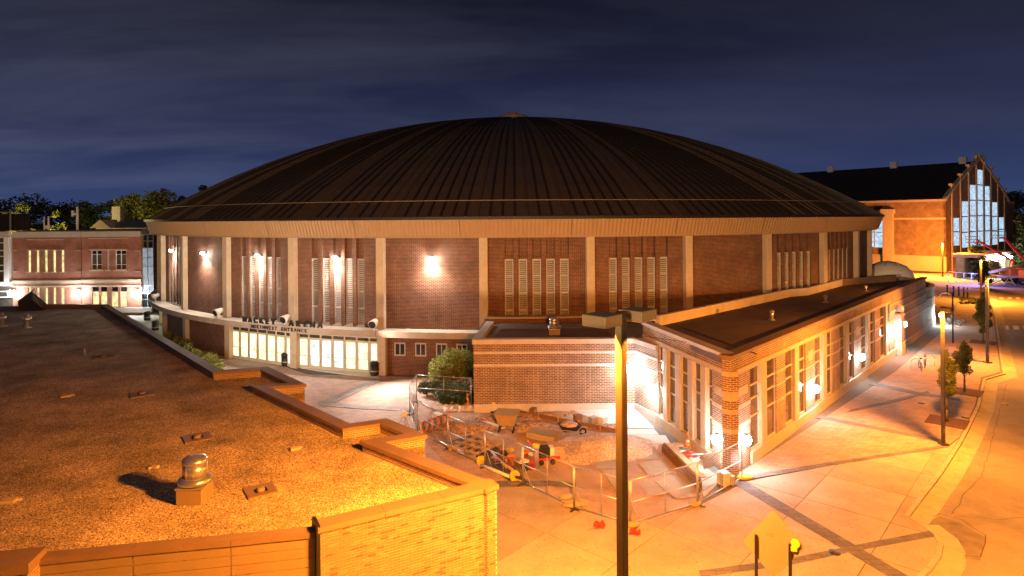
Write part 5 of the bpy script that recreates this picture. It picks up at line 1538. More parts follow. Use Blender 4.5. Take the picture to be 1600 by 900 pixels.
# lit entrance canopy under the booms
cp = gp(1560, 434); cpt = thing('entrance_canopy', 'lit columned entrance canopy in front of the far hall\'s gable', 'canopy', (cp.x + 1, cp.y + 4, 0), math.atan2(HG.y, HG.x))
mb = MB().box(-9, 9, -2, 3, 3.9, 4.5); build('canopy_roof', mb, 'cream', cpt)
for k in range(6):
    x = -8 + k * 3.2
    mb = MB().box(x - .3, x + .3, -1.6, -1.0, 0, 3.9); build('column', mb, 'cream', cpt)
mb = MB().box(-9, 9, 2.4, 3, 0, 3.9); build('back_wall', mb, 'back_brick', cpt)
for k in range(3):
    x = -6.2 + k * 4.6
    mb = MB(); mb.lathe([(.2, .3), (.5, .1), (.4, -.2), (.1, -.35)], 10, (x, -2.7, 3.6)); build('lamp_globe', mb, 'lamp_white', cpt)
    q = cpt.matrix_basis @ Vector((x, -3.3, 3.2)); point_light('lamp_light', q, 350, (1, .93, .75), .3)

# ---- boom lifts
def boom_lift(px, py, segs, label, rz, group='boom lifts beside the far hall'):
    p = gp(px, py)
    t = thing('boom_lift', label, 'boom lift', p, rz, group)
    mb = MB().box(-1.6, 1.6, -1.1, 1.1, .55, 1.1); build('chassis', mb, 'black_metal', t, bevel=.05)
    for x in (-1.1, 1.1):
        for y in (-1.15, 1.15):
            w = MB(); w.tube((x, y - .2, .5), (x, y + .2, .5), .5, n=14); o = build('wheel', w, 'rubber', t)
            w = MB(); w.tube((x, y - .22, .5), (x, y + .22, .5), .24, n=10); build('rim', w, 'white_paint', o)
    mb = MB().box(-1.9, 1.2, -1.0, 1.0, 1.15, 2.5); build('turntable', mb, 'orange', t, bevel=.15)
    q = Vector(segs[0])
    for k, s_ in enumerate(segs[1:]):
        s_ = Vector(s_); mb = MB().tube(q, s_, .26 - .05 * k, n=4); build('boom', mb, ['orange', 'red', 'white_paint'][k % 3], t); q = s_
    mb = MB()
    for z in (0, .5, 1.1):
        mb.path([q + Vector(v) for v in ((-.9, -.5, z), (.9, -.5, z), (.9, .5, z), (-.9, .5, z), (-.9, -.5, z))], .04, 4)
    for x in (-.9, .9):
        for y in (-.5, .5): mb.tube(q + Vector((x, y, 0)), q + Vector((x, y, 1.1)), .04, n=4)
    build('basket', mb, 'steel', t)
    return t
b0 = gp(1588, 441)
def rel(px, py, Y): 
    v = dp(px, py, Y); return (v.x - b0.x, v.y - b0.y, v.z)
boom_lift(1588, 441, [(-.8, 0, 2.4), rel(1583, 408, b0.y + 1), rel(1526, 375, b0.y + 3), rel(1520, 379, b0.y + 3)], 'orange boom lift with its long red arm reaching left to the lit windows', 0)
b1 = gp(1616, 446); b0s = b0; b0 = b1
boom_lift(1616, 446, [(0, 0, 2.4), rel(1606, 412, b1.y + 1), rel(1568, 371, b1.y + 4), rel(1560, 372, b1.y + 4)], 'second boom lift, mostly out at right, with a crooked red and white arm', 0)
b0 = b0s
# scissor platform left of the orange lift
sp_ = gp(1563, 442); t = thing('lift_trailer', 'pale flat trailer with a lowered arm parked before the canopy', 'trailer', sp_, R_(8))
mb = MB().box(-4, 4, -1, 1, .9, 1.3); build('bed', mb, 'white_paint', t)
mb = MB(); mb.tube((-4, 0, 1.5), (4.5, 0, 3.0), .22, n=6); build('arm', mb, 'white_paint', t)
for x in (-3, 2, 3):
    for y in (-.9, .9): w = MB().tube((x, y - .15, .45), (x, y + .15, .45), .45, n=12); build('wheel', w, 'rubber', t)
# folding A-frame barrier on the street
ap = gp(1577, 447); t = thing('a_frame', 'white A-shaped trestle on the street by the orange lift', 'trestle', ap)
mb = MB(); mb.tube((-1, 0, 0), (0, 0, 1.6), .07, n=5); mb.tube((1, 0, 0), (0, 0, 1.6), .07, n=5); build('leg', mb, 'white_paint', t)
mb = MB().tube((0, 0, 1.45), (-6.5, -3, .15), .06, n=5); build('rail', mb, 'bronze_pole', t)
# blue-light pole
ep = gp(1535, 446); t = thing('emergency_pole', 'dark pole carrying a glowing blue light near the far lawn', 'emergency pole', ep)
mb = MB().tube((0, 0, 0), (0, 0, 2.6), .12, n=8); build('pole', mb, 'black_metal', t)
mb = MB(); mb.lathe([(.16, 0), (.24, .1), (.22, .35), (.08, .45)], 12, (0, 0, 2.6)); build('beacon', mb, 'lamp_blue', t)
point_light('lamp_light', (ep.x - .7, ep.y + .3, 3.0), 2200, (.16, .22, 1.0), .2)
# far low fence, bollards
f0, f1 = gp(1482, 441), gp(1531, 446)
t = thing('rail_fence', 'pale low rail fence before the blue-lit wall', 'fence', f0, math.atan2((f1 - f0).y, (f1 - f0).x)); FLn = (f1 - f0).length
for k in range(5): mb = MB().tube((FLn * k / 4, 0, 0), (FLn * k / 4, 0, 1.9), .06, n=5); build('post', mb, 'white_paint', t)
for z in (.2, 1.85): mb = MB().tube((0, 0, z), (FLn, 0, z), .045, n=5); build('rail', mb, 'white_paint', t)
for k, (px, py, lab) in enumerate(((1480, 460, 'leftmost dark bollard by the verge'), (1490, 462, 'second dark bollard from the left by the verge'), (1498, 463, 'third dark bollard from the left by the verge'), (1506, 464, 'fourth dark bollard from the left by the verge'), (1512, 465, 'rightmost dark bollard by the verge'))):
    p = gp(px, py); t = thing('bollard', lab, 'bollard', p, 0, 'bollards at the verge')
    mb = MB().tube((0, 0, .06), (0, 0, 1.25), .1, n=10); build('post', mb, 'black_metal', t)
    mb = MB(); mb.lathe([(.1, 1.25), (.13, 1.28), (.12, 1.36), (.02, 1.42)], 10); build('cap', mb, 'black_metal', t); mb = MB().box(-.16, .16, -.16, .16, 0, .06); build('foot', mb, 'black_metal', t)

# ---- bicycles and racks
def bicycle(p, rz, label, m):
    t = thing('bicycle', label, 'bicycle', p, rz, 'parked bicycles')
    for x in (-.52, .52):
        mb = MB().torus((x, 0, .34), (0, 1, 0), .33, .02, 22, 5); w = build('wheel', mb, 'rubber', t)
        mb = MB()
        for k in range(8):
            a = k * PI / 8; mb.tube((x - .32 * math.cos(a), 0, .34 - .32 * math.sin(a)), (x + .32 * math.cos(a), 0, .34 + .32 * math.sin(a)), .004, n=3)
        build('spoke', mb, 'steel', w, kind='stuff')
    mb = MB()
    for a, b in (((-.52, 0, .34), (-.1, 0, .3)), ((-.1, 0, .3), (.38, 0, .78)), ((-.1, 0, .3), (-.22, 0, .82)), ((-.52, 0, .34), (-.2, 0, .76)), ((-.2, 0, .76), (.36, 0, .8)), ((.36, 0, .8), (.52, 0, .34))): mb.tube(a, b, .018, n=6)
    build('frame', mb, m, t)
    mb = MB().path([(.3, -.27, .98), (.36, 0, .95), (.3, .27, .98)], .015, 5); mb.tube((.36, 0, .78), (.36, 0, .95), .015, n=5); build('handlebar', mb, 'steel', t)
    mb = MB(); mb.cbox((-.23, 0, .88), (.24, .13, .06)); build('saddle', mb, 'rubber', t)
    mb = MB().tube((-.1, -.08, .3), (-.1, .08, .3), .09, n=12); mb.box(-.02, .02, -.14, -.08, .14, .18); build('crank', mb, 'steel', t)
def rack(p, rz, label):
    t = thing('bike_rack', label, 'bike rack', p, rz, 'hoop bike racks')
    mb = MB(); mb.path([(-.4, 0, 0)] + [(-.4 * math.cos(a), 0, .55 + .35 * math.sin(a)) for a in [i * PI / 8 for i in range(9)]] + [(.4, 0, 0)], .035, 6); build('hoop', mb, 'steel', t)
    for x in (-.4, .4): mb = MB().tube((x, 0, 0), (x, 0, .02), .08, n=8); build('foot', mb, 'steel', t)
fr = math.atan2(FU.y, FU.x)
for px, py, k, lab in ((1446, 573, .1, 'nearest bicycle, leaning at the hoop rack by the blank brick wall'), (1438, 577, .3, 'bicycle beside the nearest one at the hoop rack')):
    bicycle(gp(px, py), fr + k, lab, 'louvre')
rack(gp(1432, 579), fr + 1.2, 'hoop rack nearest the brick lamp pier'); rack(gp(1452, 570), fr + 1.2, 'hoop rack behind the nearest bicycle')
for px, py, k, lab, m in ((1487, 511, 1.2, 'dark bicycle parked at the curved wall\'s end, left one', 'black_metal'), (1491, 508, 1.0, 'dark bicycle parked at the curved wall\'s end, middle one', 'black_metal'), (1495, 505, 1.3, 'dark bicycle parked at the curved wall\'s end, right one', 'red')):
    bicycle(gp(px, py), fr + k, lab, m)
wp = gp(1486, 509); point_light('lamp_light', (wp.x - 1.0, wp.y - .2, 1.1), 500, HALIDE, .2)
t = thing('path_light', 'low white path light beside the parked bicycles', 'light', (wp.x - 1.0, wp.y + .2, 0)); mb = MB().tube((0, 0, 0), (0, 0, 1.0), .07, n=8); build('post', mb, 'black_metal', t); mb = MB().tube((0, 0, 1.0), (0, 0, 1.2), .1, n=10); build('lens', mb, 'lamp_white', t)
# hanging banner bracket by the second lamp post
sp2 = gp(1490, 540); t = thing('rack_sign', 'tall thin post with a bent white arm behind the lamp post', 'post', gp(1489, 536))
mb = MB().tube((0, 0, 0), (0, 0, 4.6), .07, n=6); build('post', mb, 'black_metal', t); mb = MB().path([(0, 0, 4.6), (-1.2, -.3, 4.6), (-1.6, -.4, 4.2)], .07, 6); build('arm', mb, 'white_paint', t)

# ================================================================== TRASH BINS
def bin_(p, label, s_=.36, h=1.05):
    t = thing('trash_bin', label, 'trash bin', p, 0, 'dark bins outside the arena')
    mb = MB(); mb.lathe([(s_ * .92, 0), (s_, .08), (s_, h * .8)], 18); build('body', mb, 'black_metal', t)
    mb = MB(); mb.lathe([(s_ * 1.06, h * .8), (s_ * 1.08, h * .86), (s_ * .7, h), (s_ * .35, h * 1.01)], 18); build('lid', mb, 'black_metal', t)
    mb = MB(); mb.lathe([(s_ * 1.02, h * .3), (s_ * 1.02, h * .35)], 18); build('hoop', mb, 'louvre', t)
bin_(gp(346, 551), 'dark bin left of the first set of doors'); bin_(gp(447, 571), 'dark bin at the pilaster between the two sets of doors'); bin_(gp(586, 586), 'dark bin right of the second set of doors')
bin_(gp(243, 516), 'dark bin at the arena\'s left end'); bin_(gp(230, 500), 'dark bin by the far-left building\'s stair')

# ================================================================== CONSTRUCTION FENCE
def fence_panel(p, q, label, h=1.72, brace=True, m='steel'):
    v = q - p; L = v.length; t = thing('site_fence', label, 'fence', p, math.atan2(v.y, v.x), 'temporary chain-link fence panels')
    r = .024
    for x in (.03, L - .03): mb = MB().tube((x, 0, .03), (x, 0, h), r, n=6); build('post', mb, m, t)
    for z in (h, .12, h * .52): mb = MB().tube((.05, 0, z), (L - .05, 0, z), r * .85, n=6); build('rail', mb, m, t)
    mb = MB().tube((L * .5, 0, .12), (L * .5, 0, h), r * .7, n=6); build('mid_post', mb, m, t)
    mb = MB(); st = .16; n = int((L + h) / st)
    for k in range(n):
        for sgn in (1, -1):
            x0 = k * st - (h if sgn > 0 else 0); x1 = x0 + h * sgn if sgn > 0 else x0 - h
            a, b = (x0, .12), (x1, h)
            pts = []
            xa, za, xb, zb = a[0], a[1], b[0], b[1]
            def cl(x, z, X, Z):
                if x < 0: z += (0 - x) * (Z - z) / (X - x) ; x = 0
                if x > L: z += (L - x) * (Z - z) / (X - x); x = L
                return x, z
            if max(xa, xb) <= 0 or min(xa, xb) >= L: continue
            A1, B1 = cl(xa, za, xb, zb), cl(xb, zb, xa, za)
            mb.tube((A1[0], 0, A1[1]), (B1[0], 0, B1[1]), .0022, n=3, cap=False)
    build('chain_link', mb, m, t, kind='stuff')
    for x in (.03,):
        mb = MB().box(x - .2, x + .2, -.05, .05, .0, .03); mb.box(x - .05, x + .05, -.32, .32, .031, .06); build('foot', mb, 'bronze_pole', t)
    if brace:
        mb = MB().tube((.06, 0, h * .5), (.5, .0, .12), r * .6, n=5); build('brace', mb, m, t)
    return t
fpts = [(737, 634), (651, 628), (640, 648), (653, 676), (700, 702), (758, 730), (817, 757), (897, 796), (985, 822), (1090, 790), (1160, 750)]
flab = ['fence panel at the back, in front of the low shrubs', 'fence panel seen nearly edge-on at the plaza corner, upper', 'fence panel seen nearly edge-on at the plaza corner, lower', 'fence panel beside the coiled orange pipe', 'fence panel in front of the timber grid', 'fence panel in front of the white pipes and black sheeting', 'fence panel in front of the buckets and saw', 'fence panel just left of the tall lamp post', 'fence panel right of the tall lamp post', 'last fence panel, ending at the ticket building\'s corner']
for i in range(len(fpts) - 1):
    fence_panel(gp(*fpts[i]), gp(*fpts[i + 1]), flab[i])
def sandbag(px, py, label, rz=0, m='tan_paint', sx=.75):
    t = tag(build('sandbag', (lambda b: b)(MB().lathe([(.05, 0), (.24, .03), (.28, .09), (.2, .16), (.04, .19)], 14)), m), label, 'sandbag', 'orange sandbags on the fence feet')
    t.location = gp(px, py); t.scale = (1.5 * sx, .85, 1); t.rotation_euler = (0, 0, rz)
sandbag(885, 779, 'orange sandbag lying behind the fence just left of the tall lamp post', .4); sandbag(897, 791, 'orange sandbag on the fence foot left of the tall lamp post', .2, sx=1.2); sandbag(908, 789, 'flatter orange sandbag beside the fence foot left of the tall lamp post', -.2)
sandbag(988, 822, 'orange sandbag at the fence corner behind the tall lamp post', .3); sandbag(1164, 748, 'yellowish sandbag on the fence foot at the building corner', .2, 'yellow', 1.0); sandbag(1086, 789, 'sandbag on the fence foot in front of the plywood sheets', .7, 'wood')
def disc(px, py, label):
    p = gp(px, py); t = thing('barricade_disc', label, 'barricade disc', p, R_(25), 'yellow discs on the pipes')
    mb = MB().tube((0, -.05, .22), (0, .05, .22), .24, n=20); build('disc', mb, 'yellow', t, bevel=.01)
    mb = MB().tube((0, -.06, .22), (0, .06, .22), .07, n=10); build('hub', mb, 'tan_paint', t)
disc(752, 727, 'yellow round disc at the left end of the white pipe'); disc(804, 751, 'yellow round disc at the right end of the white pipe')
t = thing('fence_light', 'white round warning light on a splayed stand at the fence\'s left corner', 'warning light', gp(632, 667))
mb = MB(); mb.tube((0, -.05, .75), (0, .05, .75), .16, n=14); build('lamp', mb, 'white_paint', t)
for dx, dy in ((-.4, -.3), (.3, -.2), (.0, .35)): mb = MB().tube((dx, dy, 0), (0, 0, .7), .018, n=5); build('leg', mb, 'tan_paint', t)

# ================================================================== BUILDING SITE
def flat(name, pts, z0, z1, m, label, cat, group=None):
    P = [gp(*p) for p in pts]; c = sum(P, Vector()) / len(P)
    t = thing(name, label, cat, (c.x, c.y, 0), 0, group)
    mb = MB(); mb.prism([(p.x, p.y) for p in P], z0, z1); build('sheet', mb, m, t, world=True)
    return t
sheet('site_ground', G2((744, 634), (985, 645), (1040, 690), (1128, 750), (1088, 788), (985, 818), (900, 795), (817, 756), (703, 700), (657, 674), (690, 650)), .006, 'sub_base')
def mound(px, py, rx, ry, h, label, m, seed, name='gravel_pile', cat='pile'):
    rr = random.Random(seed); mb = MB(); n, k = 26, 9
    ph = [rr.uniform(0, 6.28) for _ in range(4)]
    for j in range(k + 1):
        f = j / k
        for i in range(n):
            a = 2 * PI * i / n; w = 1 + .1 * math.sin(2 * a + ph[0]) + .07 * math.sin(5 * a + ph[1]) + rr.uniform(-.03, .03)
            r = (1 - f) * w
            mb.v.append((rx * r * math.cos(a), ry * r * math.sin(a), h * (math.sin(f * PI / 2) ** 1.15) + rr.uniform(-.02, .02) * (0 < j)))
    for j in range(k):
        for i in range(n): mb.f.append((j * n + i, j * n + (i + 1) % n, (j + 1) * n + (i + 1) % n, (j + 1) * n + i)); mb.s.append(True)
    o = build(name, mb, m); o.location = gp(px, py, 0); o['kind'] = 'stuff'; o['label'] = label
    return o
mound(938, 700, 2.9, 2.2, .62, 'broad pale gravel heap beside the tall lamp post', 'pile', 1)
mound(830, 667, 1.5, .9, .32, 'small orange-brown soil heap beside the tan hopper', 'earth', 2, 'soil_heap')
mound(715, 668, 2.3, 1.3, .28, 'dug soil around the coiled pipe', 'earth', 3, 'soil_heap')
mound(765, 655, 1.4, 1.0, .26, 'soil behind the white plastic sheeting', 'earth', 4, 'soil_heap')
mound(855, 650, 3.8, .5, .22, 'long ridge of soil along the wing\'s footing', 'earth', 5, 'soil_heap')
mound(960, 668, 1.6, .5, .18, 'soil at the foot of the pale concrete steps', 'earth', 6, 'soil_heap')
# pale concrete at the inner corner, with a sloping slab above it
flat('concrete_pad', [(880, 640), (990, 640), (1022, 672), (968, 672)], 0, .14, 'pale_slab', 'fresh pale concrete pad in the lit inner corner', 'concrete pad')
flat('concrete_step', [(968, 673), (1022, 673), (1030, 681), (972, 682)], 0, .08, 'pale_slab', 'pale concrete step below the lit pad', 'concrete step')
flat('concrete_step', [(840, 640), (880, 642), (960, 670), (900, 668)], 0, .07, 'slab_b', 'long narrow poured strip left of the lit pad', 'concrete step')
for i, (px, py, sx, lab) in enumerate(((872, 655, .5, 'concrete block standing left in the row by the lit pad'), (903, 660, .45, 'brownish block in the middle of the row by the lit pad'), (927, 663, .45, 'block third in the row by the lit pad'), (942, 662, .6, 'tilted block at the right of the row by the lit pad'), (833, 649, .5, 'dark clod-like block at the far left of the row'))):
    o = build('concrete_block', MB().cbox((0, 0, .22), (sx, .35, .44), .3 * i, .12 if i == 3 else 0), ['slab_c', 'wood_dark', 'slab_c', 'pale_slab', 'wood_dark'][i], bevel=.02); o.location = gp(px, py); tag(o, lab, 'block', 'blocks left around the footing')
# formwork and steps in the middle
flat('step_form', [(822, 684), (835, 674), (876, 684), (866, 693)], 0, .3, 'slab_b', 'low concrete step with timber face in the site\'s middle', 'concrete step')
p, q = gp(775, 640), gp(962, 677); f = Frame(p, q - p); L = (q - p).length
t = thing('formwork_board', 'long brown formwork board edging the poured strip', 'board', p); build('board', MB().box(0, L, -.03, .03, 0, .24, f), 'wood_dark', t, world=True)
for k in range(6): build('stake', MB().box(L * (k + .3) / 6, L * (k + .3) / 6 + .05, .03, .08, 0, .34, f), 'wood', t, world=True)
p, q = gp(1034, 706), gp(1094, 769); f = Frame(p, q - p); L = (q - p).length
t = thing('timber_form', 'thick bowed timber form leading down beside the glazed front', 'timber', p)
for k in range(3): build('plank', MB().box(-.02 * k, L - .1 * k, -.06 * k - .05, -.06 * k, 0, .34 + .06 * k, f), ['wood_dark', 'wood_dark', 'wood'][k], t, world=True)
build('cap_plank', MB().box(.2, L - .3, -.42, -.12, .46, .5, f), 'wood', t, world=True)
for j, (pts, lab) in enumerate((
    ([(986, 701), (1023, 699), (1031, 719), (994, 721)], 'plywood sheet right of the post, second from the top'),
    ([(998, 726), (1034, 721), (1055, 740), (1015, 747)], 'plywood sheet right of the post, third from the top'),
    ([(1023, 754), (1055, 742), (1097, 776), (1057, 781)], 'lowest plywood sheet, behind the fence corner'),
    ([(980, 680), (1040, 682), (1049, 697), (994, 692)], 'topmost pale plywood sheet, right of the post'),
    ([(925, 714), (962, 712), (964, 733), (933, 735)], 'upper plywood sheet left of the tall post, below the gravel heap'),
    ([(940, 737), (966, 735), (985, 770), (965, 772)], 'lower plywood sheet partly behind the tall post'),
    ([(1000, 757), (1018, 752), (1040, 774), (1012, 778)], 'weathered dark plywood sheet by the fence corner'))):
    flat('plywood_sheet', pts, .02 + .004 * j, .05 + .004 * j, ['ply', 'ply', 'ply', 'pale_slab', 'slab_b', 'ply', 'ply'][j], lab, 'plywood', 'plywood sheets laid on the site')
flat('concrete_pad', [(1050, 700), (1128, 748), (1100, 768), (1060, 738)], 0, .03, 'slab_b', 'grey poured strip between timber form and glazed front', 'concrete pad')
# hopper
t = thing('steel_hopper', 'tan steel hopper with sloping sides on skids', 'hopper', gp(793, 671), R_(-10))
mb = MB(); mb.quadbox([(-.42, -.35, .3), (.42, -.35, .3), (.42, .35, .3), (-.42, .35, .3), (-.62, -.55, .95), (.55, -.5, .95), (.55, .55, .95), (-.62, .55, .95)]); build('body', mb, 'tan_paint', t)
mb = MB().box(-.66, .6, -.6, .6, .95, .985); build('rim', mb, 'tan_paint', t)
for x in (-.4, .4): mb = MB().box(x - .05, x + .05, -.6, .6, 0, .1); mb.box(x - .04, x + .04, -.3, -.22, .1, .32); mb.box(x - .04, x + .04, .22, .3, .1, .32); build('skid', mb, 'black_metal', t)
# compactor
t = thing('plate_compactor', 'yellow plate compactor with raised handle by the brick wing', 'compactor', gp(771, 641), R_(25))
mb = MB().box(-.35, .35, -.45, .45, 0, .1); build('plate', mb, 'black_metal', t); mb = MB().box(-.24, .24, -.1, .35, .12, .5); build('engine', mb, 'black_metal', t, bevel=.03)
mb = MB().box(-.27, .27, -.42, -.08, .12, .62); build('cover', mb, 'yellow', t, bevel=.05)
mb = MB(); mb.path([(-.28, .2, .3), (-.3, .65, 1.25), (.3, .65, 1.25), (.28, .2, .3)], .028, 6); build('handle', mb, 'black_metal', t)
# wheelbarrow
t = thing('wheelbarrow', 'dark wheelbarrow heaped with gravel beside the pale heap', 'wheelbarrow', gp(889, 682), R_(12))
mb = MB(); mb.quadbox([(-.35, -.24, .32), (.35, -.24, .32), (.35, .24, .32), (-.35, .24, .32), (-.55, -.4, .66), (.6, -.4, .66), (.6, .4, .66), (-.55, .4, .66)]); build('tray', mb, 'black_metal', t)
mb = MB(); mb.lathe([(.52, 0), (.3, .12), (.05, .18)], 12, (0, 0, .64)); build('load', mb, 'pile', t)
mb = MB().torus((.78, 0, .2), (0, 1, 0), .16, .05, 16, 6); build('wheel', mb, 'rubber', t)
for y in (-.3, .3): mb = MB(); mb.path([(.78, y * .3, .2), (.2, y, .34), (-1.0, y * 1.1, .58)], .022, 5); mb.tube((-.3, y, .34), (-.4, y, 0), .02, n=5); build('handle', mb, 'wood', t)
# timber grid
t = thing('timber_grid', 'ladder-like grid of pale timber lying on dark sheeting', 'timber frame', gp(742, 700), math.atan2(FU.y, FU.x) + .1)
for k in range(4): mb = MB().box(-1.1, 1.1, -.75 + .5 * k - .06, -.75 + .5 * k + .06, .05, .16); build('beam', mb, 'wood', t)
for k in range(4): mb = MB().box(-1.0 + .62 * k, -.88 + .62 * k, -1.0, 1.0, .162, .25); build('cross_beam', mb, 'wood', t)
flat('ground_sheet', [(690, 694), (735, 680), (778, 700), (815, 745), (795, 752), (740, 712)], .008, .022, 'black_metal', 'dark plastic sheeting under the timber grid and pipes', 'sheeting')
# pipes
for i, (a, b, r, m, lab) in enumerate((((752, 729), (800, 749), .075, 'white_paint', 'long white pipe between the two yellow discs'), ((772, 716), (806, 742), .07, 'pink_pipe', 'pinkish pipe lying above the white pipe'), ((700, 700), (748, 722), .06, 'steel', 'grey pipe leading from the fence to the left yellow disc'), ((768, 707), (792, 733), .06, 'pink_pipe', 'short clay pipe behind the pinkish one'), ((688, 693), (735, 715), .05, 'steel', 'thin grey pipe at the edge of the dark sheeting'), ((800, 748), (822, 757), .09, 'black_metal', 'black bundle by the right yellow disc'))):
    p, q = gp(*a), gp(*b); o = build('pipe', MB().tube((0, 0, r + .03 * (i % 3)), tuple((q - p) + Vector((0, 0, r + .03 * (i % 3)))), r, n=10), m); o.location = p; tag(o, lab, 'pipe', 'pipes lying along the fence')
for i in range(7):
    p, q = gp(657 + i * 7.2, 656 + i * 1.6), gp(668 + i * 7.2, 670 + i * 1.6)
t = thing('pipe_coil', 'orange-brown coil of corrugated pipe inside the fence\'s left corner', 'pipe coil', gp(680, 669), math.atan2(FU.y, FU.x) + 1.6)
for i in range(9): mb = MB().torus((0, -.9 + .22 * i, .3), (0, 1, .25), .27, .05, 16, 6); build('loop', mb, 'wood_dark' if i % 2 else 'orange', t)
flat('insulation_board', [(676, 654), (686, 652), (699, 659), (689, 662)], .3, .36, 'white_paint', 'white board lying on the coiled pipe', 'board')
flat('plank', [(752, 660), (758, 659), (790, 669), (784, 671)], .02, .09, 'white_paint', 'long pale plank lying in front of the hopper', 'plank')
# white plastic sheeting, crumpled
rr = random.Random(17); mb = MB(); nx, ny = 22, 9; q = [gp(694, 644), gp(754, 643), gp(746, 634), (gp(692, 635))]
for j in range(ny):
    for i in range(nx):
        a = q[0].lerp(q[1], i / (nx - 1)); b = q[3].lerp(q[2], i / (nx - 1)); c = a.lerp(b, j / (ny - 1)); e = 0 if i in (0, nx - 1) or j in (0, ny - 1) else 1
        mb.v.append((c.x, c.y, .03 + e * rr.uniform(.02, .2)))
for j in range(ny - 1):
    for i in range(nx - 1): mb.f.append((j * nx + i, j * nx + i + 1, (j + 1) * nx + i + 1, (j + 1) * nx + i)); mb.s.append(False)
o = build('plastic_sheeting', mb, 'plastic_sheet'); tag(o, 'crumpled white plastic sheeting between shrubs and brick wing', 'sheeting')
def cone(px, py, label, h=.7):
    t = thing('traffic_cone', label, 'traffic cone', gp(px, py), .3)
    mb = MB().box(-.2, .2, -.2, .2, 0, .04); build('base', mb, 'orange', t); mb = MB(); mb.lathe([(.16, .04), (.105, .3)], 14); mb.lathe([(.075, .44), (.03, h)], 14); build('body', mb, 'orange', t)
    mb = MB(); mb.lathe([(.106, .3), (.076, .44)], 14); build('stripe', mb, 'white_paint', t)
cone(730, 633, 'orange traffic cone between the shrubs and white sheeting', .95); cone(1075, 700, 'orange traffic cone behind the heap of tools', .8)
def bucket(px, py, m, label, r=.17, h=.36, lid=None):
    t = thing('bucket', label, 'bucket', gp(px, py), 0, 'buckets standing by the fence')
    mb = MB(); mb.lathe([(r * .82, 0), (r, h), (r * 1.07, h), (r * 1.07, h * .92)], 16); build('body', mb, m, t)
    mb = MB(); mb.path([(r * math.cos(a), 0, h * .9 + r * 1.0 * math.sin(a)) for a in [i * PI / 8 for i in range(9)]], .008, 4); build('handle', mb, 'steel', t)
    if lid: mb = MB(); mb.lathe([(r * 1.1, h), (r * 1.1, h + .04), (r * .8, h + .05)], 16); build('lid', mb, lid, t)
bucket(797, 713, 'white_paint', 'white bucket farthest back among the buckets', .2, .3, 'yellow'); bucket(799, 725, 'orange', 'red-orange bucket left of the blue one', .2, .4)
bucket(820, 735, 'blue', 'blue bucket with a white lid', .19, .42, 'white_paint'); bucket(830, 733, 'red', 'red bucket between the blue and white ones', .2, .36); bucket(833, 724, 'white_paint', 'tall white bucket on the right of the group', .21, .46); bucket(821, 722, 'orange', 'orange bucket behind the blue one', .16, .5)
bucket(810, 730, 'pink_pipe', 'pinkish tub left of the blue bucket', .2, .36); bucket(787, 716, 'black_metal', 'black bucket among the pipes', .18, .32)
t = thing('tool_pile', 'jumble of hoses and tools between pipes and buckets', 'tools', gp(785, 722))
for i in range(12):
    a, b = (rr.uniform(-.7, .6), rr.uniform(-.5, .6), rr.uniform(.04, .2)), (rr.uniform(-.7, .6), rr.uniform(-.5, .6), rr.uniform(.04, .3))
    build('tool', MB().tube(a, b, rr.uniform(.015, .05), n=6), rr.choice(['black_metal', 'rubber', 'pink_pipe', 'wood', 'steel', 'red']), t)
t = thing('marker_post', 'violet-grey post with a yellow cap behind the buckets', 'post', gp(838, 731))
mb = MB().tube((0, 0, 0), (0, 0, .95), .12, n=12); build('post', mb, 'purple', t); mb = MB(); mb.lathe([(.14, 0), (.17, .05), (.16, .14), (.05, .2)], 12, (0, 0, .95)); build('cap', mb, 'yellow', t)
t = thing('concrete_saw', 'wheeled concrete saw with a black engine and pale guard', 'saw', gp(855, 723), .2)
mb = MB().box(-.45, .1, -.25, .25, .3, .8); build('engine', mb, 'black_metal', t, bevel=.04); mb = MB().tube((.5, -.06, .38), (.5, .06, .38), .36, n=18); build('blade_guard', mb, 'pink_pipe', t)
for x in (-.35, .2):
    for y in (-.28, .28): mb = MB().tube((x, y - .03, .13), (x, y + .03, .13), .13, n=12); build('wheel', mb, 'rubber', t)
mb = MB(); mb.path([(-.4, -.2, .75), (-.9, -.22, 1.05), (-.9, .22, 1.05), (-.4, .2, .75)], .02, 5); mb.box(-.45, .6, -.2, .2, .2, .3); build('frame', mb, 'red', t)
mb = MB().box(.1, .3, -.2, .2, .4, .75); build('tank', mb, 'white_paint', t)
# heap by the glazed front
def lump(px, py, m, label, cat, name, s_=(.3, .25, .2), seed=1, z=0.0):
    r_ = random.Random(seed); mb = MB(); n, k = 10, 5
    for j in range(k + 1):
        f = j / k
        for i in range(n):
            a = 2 * PI * i / n; w = math.cos(f * PI / 2 * .96) ** .5 * r_.uniform(.82, 1.12); mb.v.append((s_[0] * w * math.cos(a), s_[1] * w * math.sin(a), s_[2] * math.sin(f * PI / 2)))
    for j in range(k):
        for i in range(n): mb.f.append((j * n + i, j * n + (i + 1) % n, (j + 1) * n + (i + 1) % n, (j + 1) * n + i)); mb.s.append(True)
    o = build(name, mb, m); q = gp(px, py); o.location = (q.x, q.y, z); tag(o, label, cat)
lump(1052, 715, 'blue', 'dark blue bag in the heap by the glazed front', 'bag', 'bag', (.34, .3, .34), 3); lump(1062, 722, 'white_paint', 'white sack in the heap by the glazed front', 'sack', 'sack', (.32, .22, .26), 4)
lump(1064, 709, 'steel', 'grey-blue bundle in the heap by the glazed front', 'bundle', 'bundle', (.5, .3, .3), 5); lump(1076, 716, 'red', 'red bundle in the heap by the glazed front', 'bundle', 'bundle', (.5, .34, .32), 6)
